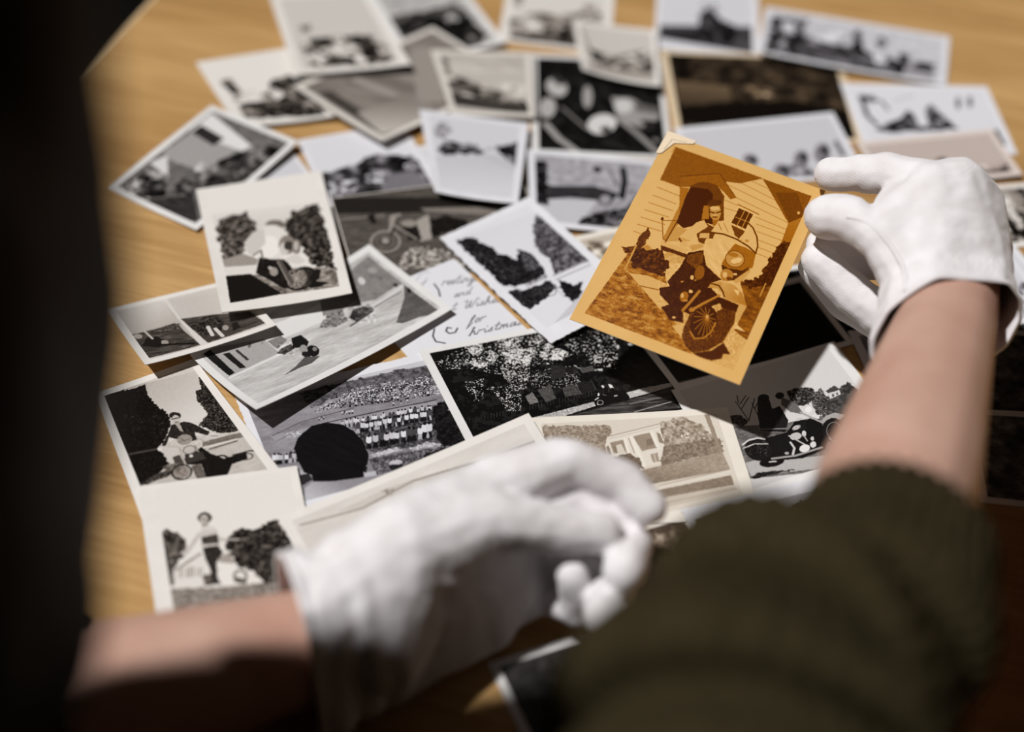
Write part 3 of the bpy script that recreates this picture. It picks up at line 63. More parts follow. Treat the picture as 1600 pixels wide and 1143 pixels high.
('G','snapshot of a light-shirted rider with a round windshield between trees, white borders','warm',[73.1,124.5],[[-194.7,679.6,4.7],[-122.5,702.2,6.7],[-89.2,582.8,14.2],[-156.2,560.7,15.1]],[0.0,0.0,4.0,4.0],(5,4,5,6),5,0,8.0,[('p',0.93,[-138,-226,981,80,774,1479,-103,1253]),('g',0.93,0.84,[339,189,299,495],[55,281,671,316,668,594,67,525]),('F',0.3,0.16,2.24,[66,433,111,343,177,314,248,324,296,439,292,549,206,654,175,737,70,754,67,617]),('F',0.22,0.16,2.24,[444,497,511,385,578,347,665,334,683,707,672,1012,551,917,515,736,427,621]),('p',0.6,[62,752,187,722,260,795,229,878,67,826]),('p',0.9,[64,825,244,845,224,921,63,897]),('p',0.52,[193,922,339,978,587,954,675,995,669,1162,346,1149]),('n',0.25,1.43,2,-10,[193,922,339,978,587,954,675,995,669,1162,346,1149]),('p',0.09,[63,910,198,920,349,1145,55,1167]),('p',0.1,[267,779,409,835,437,932,435,1093,363,1100,295,1002,229,922]),('n',0.1,1.43,1,0,[267,779,409,835,435,1093,229,922]),('p',0.2,[564,1000,560,1042,543,1082,515,1114,481,1134,446,1138,415,1126,393,1099,384,1063,388,1021,405,981,433,949,467,929,502,924,533,937,555,963]),('p',0.45,[505,1003,503,1040,492,1075,473,1102,451,1117,427,1118,407,1105,391,1079,384,1045,386,1007,397,972,416,945,438,929,462,929,483,942,498,968]),('n',0.18,0.71,1,0,[382,882,579,934,548,1157,352,1106]),('l',0.12,1.22,[553,1009,549,1045,532,1081,506,1109,474,1127,441,1132,412,1122,392,1100,383,1068,387,1032,403,997,430,968,462,950,495,945,524,955,545,977,553,1009]),('l',0.7,0.41,[445,1024,494,1037]),('l',0.7,0.41,[445,1024,478,1079]),('l',0.7,0.41,[445,1024,450,1100]),('l',0.7,0.41,[445,1024,420,1092]),('l',0.7,0.41,[445,1024,399,1058]),('l',0.7,0.41,[445,1024,395,1011]),('l',0.7,0.41,[445,1024,411,969]),('l',0.7,0.41,[445,1024,439,947]),('l',0.7,0.41,[445,1024,470,955]),('l',0.7,0.41,[445,1024,490,989]),('p',0.45,[454,500,447,518,433,530,414,537,392,535,372,525,355,510,345,490,344,470,350,452,365,439,384,433,405,435,426,444,442,460,452,479]),('p',0.9,[455,708,433,764,399,803,359,819,319,808,284,774,260,720,251,655,258,588,280,531,314,492,354,476,395,486,430,522,454,576,462,642]),('p',0.96,[396,704,386,743,368,774,346,792,322,794,300,780,284,752,275,714,276,672,286,633,303,602,326,584,350,582,372,596,388,625,396,662]),('p',0.82,[201,616,264,523,329,503,321,648,245,755,212,728]),('l',0.35,0.92,[235,753,287,712,285,802]),('p',0.5,[485,710,477,744,463,771,444,786,425,788,408,777,395,753,389,720,390,684,398,650,413,623,431,607,450,605,467,617,480,641,486,674]),('p',0.82,[446,736,441,758,432,776,421,786,410,788,400,781,393,765,389,744,390,721,395,699,404,681,415,670,426,668,436,676,443,691,447,712]),('p',0.25,[470,715,466,732,458,745,449,753,438,754,429,748,422,735,418,719,419,701,423,684,430,671,440,663,451,662,460,668,467,680,471,697]),('p',0.5,[511,735,505,762,497,785,487,799,477,802,468,794,463,776,461,751,463,722,469,694,477,672,487,658,497,654,505,662,511,681,513,706]),('p',0.75,[498,722,495,739,490,753,485,762,480,765,476,760,473,749,473,734,474,716,477,699,482,684,487,675,492,673,496,678,499,689,499,704]),('p',0.85,[399,832,476,789,523,883,472,896,415,863]),('l',0.35,2.65,[373,834,415,1052]),('l',0.7,0.51,[362,840,396,1047]),('p',0.6,[357,938,353,955,345,968,335,975,324,976,314,970,306,958,302,941,302,924,306,907,314,894,325,886,336,886,346,892,353,904,357,920]),('l',0.1,0.82,[357,938,353,955,345,968,335,975,324,976,314,970,306,958,302,941,302,924,306,907,314,894,325,886,336,886,346,892,353,904,357,920,357,938]),('p',0.75,[326,894,325,900,321,904,317,907,312,907,308,904,305,900,303,894,303,888,304,882,307,878,312,875,316,875,321,878,324,882,326,888]),('p',0.12,[565,966,593,982,572,1057,526,1098,513,1042]),('p',0.1,[501,1128,544,1076,616,1108,551,1137])]),
('W','snapshot of a woman with outstretched arms before bushes and a white fence','warm',[75.1,98.4],[[-177.9,447.7,1.5],[-103.2,465.3,2.9],[-75.3,373.5,0.6],[-145.5,352.3,0.6]],[0.0,0.0,0.0,0.0],(8,3,4,5),4,0,8.0,[('p',0.92,[-56,-167,882,-7,684,1182,-171,972]),('F',0.3,0.16,1.59,[67,301,105,285,150,314,181,380,151,457,108,519,98,625,77,605,68,424]),('F',0.2,0.16,1.59,[359,404,395,366,449,340,494,374,536,349,605,321,691,553,532,760,461,610,393,563,358,452]),('p',0.6,[107,526,236,451,246,465,116,552]),('p',0.9,[108,542,247,461,245,665,106,635]),('p',0.62,[316,492,367,478,383,545,311,530]),('p',0.93,[312,526,380,546,356,674,306,663]),('V',9,0.72,0.55,5.49,[119,576,243,587]),('F',0.5,0.14,0.85,[77,628,246,658,451,679,635,703,588,1006,65,883]),('F',0.35,0.1,0.73,[231,584,273,585,264,654,230,639]),('p',0.34,[316,255,311,268,303,278,291,284,279,284,267,279,257,269,251,257,251,243,255,230,263,220,275,214,288,214,300,219,309,228,315,241]),('p',0.78,[296,261,293,271,288,279,282,284,275,285,269,282,265,275,262,265,262,255,265,244,269,236,276,231,282,231,289,234,293,241,296,250]),('p',0.35,[287,268,287,269,285,270,282,270,279,270,275,269,273,268,271,266,271,264,271,263,273,262,276,262,280,262,283,263,285,264,287,266]),('p',0.4,[292,254,291,255,288,255,284,255,279,255,275,254,271,252,268,251,268,249,269,248,271,248,275,248,280,248,285,249,289,251,291,252]),('p',0.6,[267,280,294,285,294,310,264,304]),('p',0.85,[328,341,323,351,313,358,300,360,286,357,272,351,262,341,255,330,255,318,260,308,269,302,282,299,297,301,310,308,321,318,327,330]),('p',0.8,[252,326,331,333,326,373,253,366]),('p',0.78,[244,328,255,351,175,458,157,447]),('l',0.78,0.98,[323,368,345,391,420,410]),('l',0.35,0.3,[330,390,352,404,413,416]),('p',0.27,[252,365,327,357,327,418,254,403]),('n',0.1,0.61,1,0,[255,343,335,359,327,418,247,401]),('l',0.62,0.98,[250,410,328,415]),('p',0.2,[250,424,322,425,338,472,301,524,295,614,306,649,266,643,271,569,257,503]),('n',0.07,0.85,2,80,[252,410,344,429,306,649,237,636]),('p',0.9,[427,622,422,636,414,646,404,652,393,653,382,648,374,638,369,624,369,610,373,596,381,586,391,579,403,579,413,584,422,594,426,608]),('l',0.25,0.85,[424,630,420,642,413,652,403,657,392,657,382,653,374,643,369,631,369,618,373,605,380,596,390,590,401,590,412,595,419,604,424,616,424,630]),('p',0.3,[366,621,424,649,415,671,368,653])]),
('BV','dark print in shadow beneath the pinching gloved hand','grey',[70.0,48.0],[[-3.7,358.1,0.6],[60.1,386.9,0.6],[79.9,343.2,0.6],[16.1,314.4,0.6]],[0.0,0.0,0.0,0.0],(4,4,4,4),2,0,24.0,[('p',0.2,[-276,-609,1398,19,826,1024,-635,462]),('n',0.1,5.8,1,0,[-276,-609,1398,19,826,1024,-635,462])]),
('BU','cream-edged print tucked below the columned house snapshot','cream',[51.8,47.8],[[40.2,429.3,0.6],[87.5,449.7,0.6],[107.1,406.4,0.6],[59.5,385.4,1.4]],[0.0,0.0,0.0,0.0],(3,3,3,3),3,0,26.0,[('p',0.6,[76,-290,884,-3,517,661,-226,395]),('F',0.15,0.1,1.98,[272,31,368,24,493,28,490,126,218,252])]),
('HS','faded cream snapshot of a columned white house behind a lawn, corner snipped off','cream',[103.1,71.9],[[10.9,504.2,5.2],[112.8,521.4,2.9],[124.8,450.9,1.4],[23.5,432.9,1.3]],[3.0,0.0,0.0,0.0],(4.8,4.2,6.5,7),6,0,11.0,[('p',0.84,[2,7,1082,-70,1083,801,-116,838]),('F',0.5,0.1,1.46,[44,58,399,73,403,110,364,179,326,271,244,283,47,275]),('F',0.54,0.13,1.75,[655,74,777,41,863,110,910,174,929,254,935,308,751,326,609,357,608,257,652,193]),('F',0.42,0.08,1.32,[608,257,698,226,946,216,940,304,750,331,608,361]),('S',0.9,0.3,0.88,[762,142,810,136,787,203,751,191]),('p',0.88,[370,149,653,82,648,231,599,351,513,358,390,277,326,271]),('l',0.62,0.66,[370,151,652,86]),('l',0.72,0.37,[374,166,648,104]),('p',0.5,[377,190,450,176,459,263,382,262]),('p',0.82,[402,211,433,204,444,262,392,267]),('p',0.5,[500,159,592,139,608,242,529,260]),('p',0.4,[563,186,595,178,597,222,558,229]),('l',0.94,1.75,[456,172,459,278]),('l',0.94,2.05,[493,165,518,353]),('l',0.94,1.75,[601,140,614,248]),('l',0.5,0.44,[477,169,487,266]),('p',0.45,[626,137,642,153,650,222,626,210]),('l',0.6,0.44,[527,255,611,243]),('p',0.42,[331,220,366,210,372,266,333,270]),('l',0.85,0.44,[351,212,352,269]),('p',0.42,[391,215,402,211,404,259,393,263]),('p',0.55,[565,284,604,276,603,333,569,339]),('l',0.9,0.37,[585,279,584,336]),('F',0.3,0.08,1.02,[367,303,405,273,464,272,509,306,515,367,472,382,407,381]),('g',0.55,0.42,[671,348,640,485],[411,395,593,365,933,301,945,420,466,483,432,438]),('n',0.09,0.73,2,-10,[411,395,933,301,945,420,466,483]),('l',0.86,1.61,[488,516,639,490,942,434]),('l',0.55,0.44,[567,487,942,419]),('p',0.42,[546,517,940,457,941,518,572,565]),('n',0.08,0.66,2,-10,[546,517,940,457,941,518,572,565]),('p',0.74,[489,579,572,565,940,521,953,552,498,642]),('l',0.62,0.58,[542,603,941,541]),('p',0.5,[896,9,924,11,930,185,935,308,917,302]),('p',0.5,[412,386,402,395,392,400,383,401,378,397,375,389,377,379,383,367,391,356,401,347,411,342,419,341,425,345,427,353,425,363,420,375]),('p',0.82,[451,399,452,412,450,425,445,436,438,443,429,445,421,442,413,434,409,422,407,409,409,396,414,385,422,378,430,376,439,379,446,387])]),
('FL','faded almost blank print with worn edge beneath the pinching gloved hand','warm',[135.5,71.1],[[-107.1,432.0,2.8],[9.6,501.0,11.8],[45.8,439.9,2.2],[-70.7,370.7,1.4]],[0.0,6.0,0.0,0.0],(5,4.5,5,5),4,0,26.0,[('p',0.86,[99,-503,2008,129,1208,1579,-471,791]),('n',0.05,9.33,3,-25,[99,-503,2008,129,1208,1579,-471,791]),('p',0.8,[264,95,551,79,1133,144,1330,156,1308,198,699,137,378,134]),('l',0.6,1.07,[75,89,378,134,659,98,935,132,1300,158]),('F',0.6,0.06,1.87,[490,84,571,98,527,129]),('p',0.85,[705,157,697,167,686,173,673,174,661,171,650,162,643,151,641,139,644,126,652,117,663,111,676,110,689,113,699,121,706,133,708,145]),('l',0.66,0.67,[723,149,1118,172])]),
('BT','deckle-edged print with dark bushes partly under the olive sleeve','cool',[90.3,62.0],[[85.1,450.1,2.7],[171.6,482.8,2.1],[190.0,422.8,0.7],[107.2,393.0,1.1]],[0.0,0.0,0.0,0.0],(4,7,4,4),4,0.5,25.0,[('p',0.66,[-31,-263,1263,98,865,913,-399,551]),('F',0.13,0.05,2.05,[45,61,347,32,369,98,353,202,214,347,17,291]),('F',0.12,0.05,2.05,[450,151,506,144,590,105,711,132,664,397,408,325])]),
('SE','golden sepia photo of a rider on a motorcycle held by the gloved hand','sepia',[90.0,115.0],[[78.3,644.8,86.0],[160.8,611.6,78.0],[111.6,497.3,43.0],[28.0,538.8,43.0]],[0.0,0.0,0.0,0.0],(5.6,5.6,5.6,5.6),8,0,-24.0,[('p',0.9,[-79,114,876,8,1002,646,-118,1105]),('l',0.62,0.35,[420,166,754,203]),('l',0.62,0.35,[468,128,701,157]),('l',0.62,0.35,[525,97,631,107]),('l',0.62,0.35,[475,219,792,251]),('l',0.62,0.35,[440,256,512,261]),('l',0.62,0.35,[453,300,517,295]),('l',0.62,0.35,[613,286,799,290]),('l',0.62,0.35,[644,323,798,319]),('l',0.62,0.35,[663,361,795,358]),('l',0.62,0.35,[687,403,798,402]),('l',0.62,0.35,[700,442,798,440]),('l',0.62,0.35,[708,476,791,476]),('l',0.6,0.4,[82,315,213,322]),('l',0.6,0.4,[81,366,216,371]),('l',0.6,0.4,[80,413,217,414]),('l',0.6,0.4,[80,459,214,456]),('l',0.6,0.4,[80,505,213,502]),('l',0.6,0.4,[81,549,214,544]),('l',0.6,0.4,[80,592,134,594]),('p',0.42,[68,59,572,58,529,91,470,134,404,151,387,191,193,272,77,270]),('p',0.4,[570,61,863,57,868,180,803,253,792,251]),('p',0.32,[664,111,767,68,863,186,803,253]),('p',0.85,[826,173,827,176,827,180,825,183,822,184,819,185,816,184,813,182,811,179,811,176,811,172,813,169,816,167,819,167,822,168,825,170]),('g',0.55,0.42,[804,225,842,474],[792,251,866,167,913,483,793,533,799,353]),('F',0.15,0.1,1.27,[809,362,871,330,905,554,806,595,792,486,790,405]),('p',0.45,[168,217,350,122,485,222,465,241,366,189,317,191,268,212,236,254,193,272]),('l',0.25,0.4,[166,212,350,120,487,221]),('p',0.3,[236,254,268,210,316,190,370,191,429,238,437,264,352,271]),('p',0.52,[191,273,239,260,272,460,263,589,239,585,237,376]),('p',0.62,[235,377,278,458,269,576,240,581]),('p',0.1,[242,252,333,228,384,257,452,413,415,415,309,487,264,470,245,316]),('p',0.3,[357,225,432,252,484,372,463,381,384,286]),('p',0.55,[352,328,378,317,410,389,375,410]),('p',0.93,[504,250,634,261,637,284,619,284,618,379,516,373,520,265]),('l',0.45,0.58,[512,254,633,266]),('p',0.2,[525,271,606,277,605,371,524,366]),('l',0.72,0.46,[558,278,556,373]),('l',0.72,0.46,[584,277,585,375]),('l',0.72,0.46,[531,328,606,328]),('p',0.3,[527,377,607,384,596,437,570,427]),('p',0.85,[236,593,397,591,400,613,244,616]),('p',0.18,[245,618,396,617,399,636,259,642]),('p',0.8,[297,636,390,638,388,673,287,708,276,672]),('p',0.75,[270,489,341,487,372,543,263,589]),('l',0.35,0.4,[186,475,239,578]),('p',0.2,[194,473,195,476,195,480,193,482,191,484,188,485,184,484,181,482,179,479,179,476,179,472,180,470,183,468,186,467,189,468,192,470]),('l',0.35,0.35,[195,484,260,460]),('l',0.2,0.52,[264,467,259,594]),('p',0.52,[115,685,300,710,480,970,604,1046,636,1127,48,1134]),('n',0.26,1.38,2.2,20,[115,685,300,710,480,970,604,1046,636,1127,48,1134]),('n',0.18,0.46,1.5,20,[115,685,300,710,480,970,604,1046,636,1127,48,1134]),('F',0.15,0.12,1.5,[129,754,136,677,256,641,334,703,326,767,246,779,171,777]),('F',0.22,0.12,1.15,[68,691,131,665,139,709,95,721]),('p',0.68,[209,655,208,661,204,665,197,669,190,670,182,669,174,666,169,661,167,655,168,650,172,645,178,642,186,640,194,641,201,645,206,649]),('p',0.86,[159,815,254,796,354,801,385,815,341,839,362,870,425,903,393,926,398,943]),('l',0.35,0.46,[242,861,339,847]),('p',0.86,[480,996,531,963,557,1041]),('F',0.22,0.08,0.81,[144,548,171,586,167,649,154,689,128,665,121,606]),('l',0.75,1.04,[129,662,135,804]),('p',0.38,[689,646,766,645,865,597,864,946,769,905,774,763]),('n',0.16,1.46,2,20,[689,646,766,645,865,597,864,946,769,905,774,763]),('F',0.12,0.08,1.33,[789,411,820,366,867,603,770,655,712,667,701,641,774,596]),('l',0.72,0.66,[814,610,814,686]),('p',0.95,[753,857,778,872,823,889,760,893]),('p',0.85,[746,980,767,902,862,931,856,1110,726,1113,767,1036]),('n',0.1,0.93,1,0,[746,980,767,902,862,931,856,1110,726,1113,767,1036]),('p',0.08,[390,607,456,564,503,638,606,680,564,713,575,739,631,769,736,771,740,814,644,801,540,910,497,906,525,961,458,973,392,926,421,899,354,867,339,835,384,810,360,789,387,694]),('p',0.3,[393,621,456,572,483,623,464,677,405,655]),('n',0.12,1.06,1,0,[247,651,541,529,692,878,406,994]),('p',0.42,[514,684,515,699,512,713,505,722,496,726,487,724,477,716,469,704,465,689,464,673,467,660,473,650,482,646,492,648,502,656,509,668]),('p',0.9,[474,721,475,726,475,730,474,734,471,736,467,736,463,735,460,732,457,728,456,723,456,719,458,715,460,713,464,712,468,714,471,717]),('p',0.92,[500,792,501,796,500,800,498,803,495,805,491,806,487,805,483,803,481,800,480,796,481,792,483,789,487,787,491,786,494,787,498,789]),('p',0.5,[492,834,492,845,488,854,482,860,474,862,466,860,459,854,453,845,451,834,451,823,455,814,461,808,469,805,477,808,484,814,490,823]),('p',0.85,[467,828,469,833,469,838,468,842,466,844,462,844,459,842,455,839,453,834,451,829,451,824,452,821,454,819,457,818,461,820,464,824]),('p',0.7,[436,760,436,762,435,764,433,765,431,767,428,768,425,768,423,767,422,766,422,764,423,762,425,761,427,759,430,758,433,758,435,759]),('p',0.6,[494,728,494,730,494,732,492,734,490,736,488,736,485,736,483,735,482,733,482,731,482,728,483,727,486,725,488,725,490,725,492,726]),('p',0.9,[481,949,481,952,480,954,477,957,474,959,470,960,467,960,464,959,462,957,462,954,463,952,465,949,469,947,473,946,476,946,479,947]),('p',0.7,[498,846,498,848,496,851,493,853,488,856,484,857,479,858,476,857,474,855,474,853,476,850,479,848,484,846,488,844,493,844,496,844]),('p',0.35,[440,284,442,296,438,308,429,318,416,326,401,330,387,329,375,324,368,314,366,303,370,291,379,280,392,272,407,268,421,269,433,275]),('p',0.72,[451,329,456,347,457,364,452,378,443,386,431,387,418,381,405,369,396,352,390,334,390,317,394,304,404,296,416,295,429,301,441,313]),('p',0.22,[432,273,433,281,429,290,420,300,408,308,394,314,381,316,371,314,365,309,364,301,368,291,377,282,389,273,403,268,415,266,426,267]),('l',0.2,0.75,[392,350,420,348]),('l',0.2,0.75,[430,342,450,326]),('p',0.88,[435,311,435,316,432,322,425,327,416,332,407,335,398,336,391,334,387,331,387,326,391,320,398,315,407,310,416,307,425,306,432,308]),('p',0.4,[447,363,447,365,445,369,441,372,436,374,431,376,426,377,422,376,420,374,420,371,422,368,426,365,431,362,436,361,441,360,445,361]),('p',0.85,[440,354,440,356,438,359,435,362,431,364,427,365,423,365,420,364,418,363,418,360,420,358,423,355,427,353,431,352,435,351,438,352]),('p',0.5,[426,389,459,372,468,407,445,420]),('p',0.28,[404,419,446,423,483,428,472,461,477,528,417,532,386,497]),('p',0.88,[389,405,423,433,383,498,374,539,312,541,328,500,359,431]),('p',0.9,[457,383,488,367,525,380,576,435,509,431,447,461,454,419]),('l',0.5,0.4,[463,395,494,424]),('l',0.6,0.35,[489,384,531,423]),('p',0.85,[401,482,445,465,456,492,407,509]),('p',0.85,[371,566,371,572,368,578,362,583,354,586,346,586,338,584,332,580,329,574,329,568,332,562,338,557,346,554,354,554,362,556,368,560]),('l',0.2,0.81,[316,550,331,561]),('p',0.75,[378,569,430,533,453,544,406,591]),('p',0.9,[442,523,442,499,516,472,591,473,569,549,572,610,609,679,552,660,502,627,465,584]),('n',0.06,1.99,3,60,[442,523,516,472,591,473,572,610,609,679,465,584]),('p',0.5,[588,470,649,468,706,480,722,556,681,592,605,612,571,599,574,523]),('l',0.22,0.81,[446,458,514,442,589,443,657,457,706,478]),('l',0.25,0.75,[594,330,637,350,675,390,699,436,704,478]),('p',0.7,[646,427,647,430,646,434,643,437,640,439,636,440,632,439,629,437,627,435,626,431,627,428,630,424,633,422,637,421,641,422,644,424]),('p',0.8,[618,438,619,441,618,443,617,445,615,446,613,447,611,446,609,445,607,443,607,440,607,438,608,436,610,435,612,434,615,435,617,436]),('p',0.15,[572,602,611,609,681,592,708,557,688,608,666,656,613,681]),('p',0.72,[667,540,668,557,662,573,649,585,632,592,614,592,596,586,583,574,575,558,574,541,581,525,594,512,610,506,629,505,646,512,660,524]),('p',0.95,[655,535,657,541,655,549,649,557,641,565,632,571,622,575,615,575,610,572,608,566,610,559,616,550,624,542,633,536,643,532,650,532]),('p',0.55,[630,525,629,529,625,534,617,538,607,540,597,542,588,541,582,539,579,535,580,531,585,526,592,522,602,519,612,518,621,519,627,521]),('l',0.25,0.33,[669,539,669,557,663,574,650,586,632,593,614,594,596,587,582,575,574,558,573,541,580,524,593,511,610,504,629,504,647,511,661,523,669,539]),('p',0.62,[649,633,652,646,650,659,643,670,633,677,620,679,608,677,597,669,589,658,586,645,589,632,595,621,606,614,618,612,631,615,642,622]),('p',0.9,[620,644,622,650,622,656,620,661,616,664,612,664,607,662,602,658,599,653,597,646,597,640,599,635,603,632,608,632,613,634,617,638]),('p',0.3,[652,654,653,658,651,662,648,665,643,668,638,670,632,669,628,668,626,664,625,661,627,656,630,653,635,650,640,649,645,649,650,651]),('p',0.78,[661,662,708,565,720,583,703,644,679,672]),('l',0.25,0.53,[663,649,708,573]),('p',0.92,[666,621,666,624,665,627,662,630,659,632,655,633,651,633,648,631,646,629,646,626,647,623,650,621,653,619,657,618,661,618,664,619]),('p',0.72,[558,747,565,714,609,687,677,682,729,706,774,763,733,765,666,770,633,742,601,732]),('g',0.85,0.6,[588,703,739,762],[610,690,678,685,729,706,771,760,731,761,669,761,637,728]),('l',0.15,0.66,[566,718,607,714,637,736,654,759]),('p',0.95,[679,704,711,698,714,727]),('p',0.08,[636,782,737,774,740,814,664,815]),('p',0.24,[536,901,536,978,548,1031,584,1067,638,1081,696,1043,742,978,753,868,737,807,672,816,634,872,576,881]),('n',0.16,0.6,1,0,[484,889,735,786,830,1010,584,1110]),('p',0.1,[680,925,677,960,664,990,645,1010,620,1016,596,1009,574,988,558,958,551,922,554,887,566,856,586,836,610,830,635,837,657,858,673,889]),('l',0.62,0.33,[619,889,679,918]),('l',0.62,0.33,[619,889,684,950]),('l',0.62,0.33,[619,889,679,977]),('l',0.62,0.33,[619,889,664,994]),('l',0.62,0.33,[619,889,642,1000]),('l',0.62,0.33,[619,889,616,992]),('l',0.62,0.33,[619,889,591,972]),('l',0.62,0.33,[619,889,571,943]),('l',0.62,0.33,[619,889,560,911]),('l',0.62,0.33,[619,889,560,881]),('l',0.62,0.33,[619,889,570,857]),('l',0.62,0.33,[619,889,590,845]),('l',0.62,0.33,[619,889,615,847]),('l',0.62,0.33,[619,889,641,861]),('l',0.62,0.33,[619,889,663,887]),('l',0.6,0.86,[575,991,608,1016,648,997,669,953,669,902]),('p',0.8,[627,884,628,887,627,891,626,894,624,895,621,896,617,895,615,893,613,889,612,886,612,882,613,880,616,878,619,877,622,878,625,881]),('l',0.62,1.33,[629,763,574,830,531,890]),('l',0.6,1.46,[529,779,512,847,495,903]),('l',0.3,0.4,[626,774,582,834,540,893]),('p',0.6,[549,877,550,881,548,886,545,890,540,893,534,894,528,894,524,892,521,888,520,884,522,880,525,876,531,873,536,871,542,872,546,874]),('p',0.13,[568,1056,618,1082,670,1093,729,1088,768,1061,767,1036,800,1024,746,980,708,1042,638,1081])])]
TABLE_EDGE = [(-.2717,.9030,0),(-.2969,.8042,0)]
BODY = {'RH': {'palm': [[197.4,534.1,87.7,20],[223.3,540.2,81.0,21],[200.5,572.1,112.7,13],[216.1,577.1,110.7,15],[227.7,579.4,98.6,15],[235.3,577.0,81.7,14],[185.5,534.7,91.2,13]],'web': [[185.5,534.7,91.2,12],[200.6,570.3,110.8,13],[176.8,552.2,103.6,9.5],[187.5,578.8,102.4,8]],'wrist': [[197.4,534.1,87.7,20],[223.3,540.2,81.0,21],[189.0,483.6,81.5,23.5],[209.9,483.5,78.6,23.5]],'thumb': [[190.6,528.6,87.8,15],[177.3,545.0,99.0,11.5],[163.9,559.6,99.7,11.5],[153.5,569.8,93.0,12]],'index': [[201.9,574.6,112.4,12],[184.7,594.2,103.9,10.5],[171.5,604.1,95.4,10],[160.8,609.2,90.6,9]],'middle': [[214.1,570.4,79.3,13],[194.4,572.5,67.0,11],[174.6,575.0,61.0,10],[157.4,579.4,66.9,9]],'ring': [[215.4,556.1,70.2,13],[191.9,541.4,49.2,11.5],[172.7,553.4,55.9,11.5],[154.9,566.8,66.9,10]],'pinky': [[214.0,556.9,56.6,11],[193.0,550.7,35.8,9],[172.2,563.7,40.6,8.5],[154.0,577.3,53.3,7.5]]},'RHcut': [202.7,504.1,76.8],'LH': {'palm': [[-72.3,348.0,46.1,25],[-72.5,335.3,11.5,23],[-38.2,368.1,66.9,22],[-5.5,403.0,64.2,14],[5.2,393.8,46.1,15],[2.1,382.6,28.7,15],[-5.4,371.4,12.8,14]],'heel': [[-72.3,348.0,46.1,25],[-38.2,368.1,66.9,22],[-46.9,341.7,32.5,20]],'wrist': [[-72.3,348.0,46.1,26],[-72.6,336.3,12.4,25],[-102.7,336.1,51.1,28],[-104.2,324.9,15.0,27]],'thumb': [[-35.6,368.5,67.4,20],[-6.0,381.1,70.3,13.5],[21.1,384.9,62.8,10.5],[41.8,388.0,57.4,9.5]],'index': [[-4.2,404.9,66.2,14],[26.9,414.7,73.5,10],[50.4,411.5,64.4,9.5],[61.9,402.8,58.3,8.5]],'middle': [[3.7,395.6,48.0,13],[30.9,411.6,55.9,10],[56.6,395.3,41.8,9.5],[51.5,372.4,52.7,9.5]],'ring': [[2.0,384.8,28.1,13],[34.3,399.7,29.1,10],[50.5,383.6,26.9,9.5],[43.6,356.6,42.2,9.5]],'pinky': [[-4.2,375.0,15.1,12],[19.5,385.4,17.2,9],[34.9,375.0,20.9,8.5],[30.0,375.1,44.0,7]]},'LHcut': [-79.0,339.4,32.9],'Rwrist': [221.4,549.4,73.4,21],'Relbow': [109.5,261.7,144.0,40],'seam': [[158.1,552.5,106.8,0],[164.3,549.2,109.1,0],[171.4,540.8,109.1,0],[178.2,529.6,106.1,0],[182.0,517.8,102.5,0],[180.9,504.8,100.6,0]],'Rsl': [[80.0,237.7,155.1,50],[116.2,277.4,141.5,40],[141.8,331.0,127.9,36]],'Lwrist': [-75.8,342.2,31.5,24],'Lelbow': [-203.0,283.4,36.8,36],'head': [-185.7,215.3,340.7]}

# ------------------------------------------------------------------ helpers
def tag(o, label, cat, group=None, kind=None):
    if label: o['label'] = label
    if cat: o['category'] = cat
    if group: o['group'] = group
    if kind: o['kind'] = kind
    return o
def link(name, me, mat=None, parent=None, smooth=True):
    o = bpy.data.objects.new(name, me); COL.objects.link(o)
    if mat: me.materials.append(mat)
    if smooth: me.polygons.foreach_set('use_smooth', [True]*len(me.polygons))
    if parent: o.parent = parent; o.matrix_parent_inverse = parent.matrix_world.inverted()
    return o
def empty(name, loc):
    o = bpy.data.objects.new(name, None); COL.objects.link(o); o.location = loc; o.empty_display_size = .05
    bpy.context.view_layer.update(); return o
def W(p): return Vector((p[0]/1000, p[1]/1000, p[2]/1000 + TZ))
def nodes(name):
    m = bpy.data.materials.new(name); m.use_nodes = True
    nt = m.node_tree; return m, nt, nt.nodes['Principled BSDF']
def N(nt, t, **kw):
    n = nt.nodes.new(t)
    for k, v in kw.items():
        if k in n.inputs: n.inputs[k].default_value = v
        else: setattr(n, k, v)
    return n
def simple(name, col, rough=.6, spec=.3):
    m, nt, b = nodes(name); b.inputs['Base Color'].default_value = (*col, 1); b.inputs['Roughness'].default_value = rough; b.inputs['Specular IOR Level'].default_value = spec
    return m
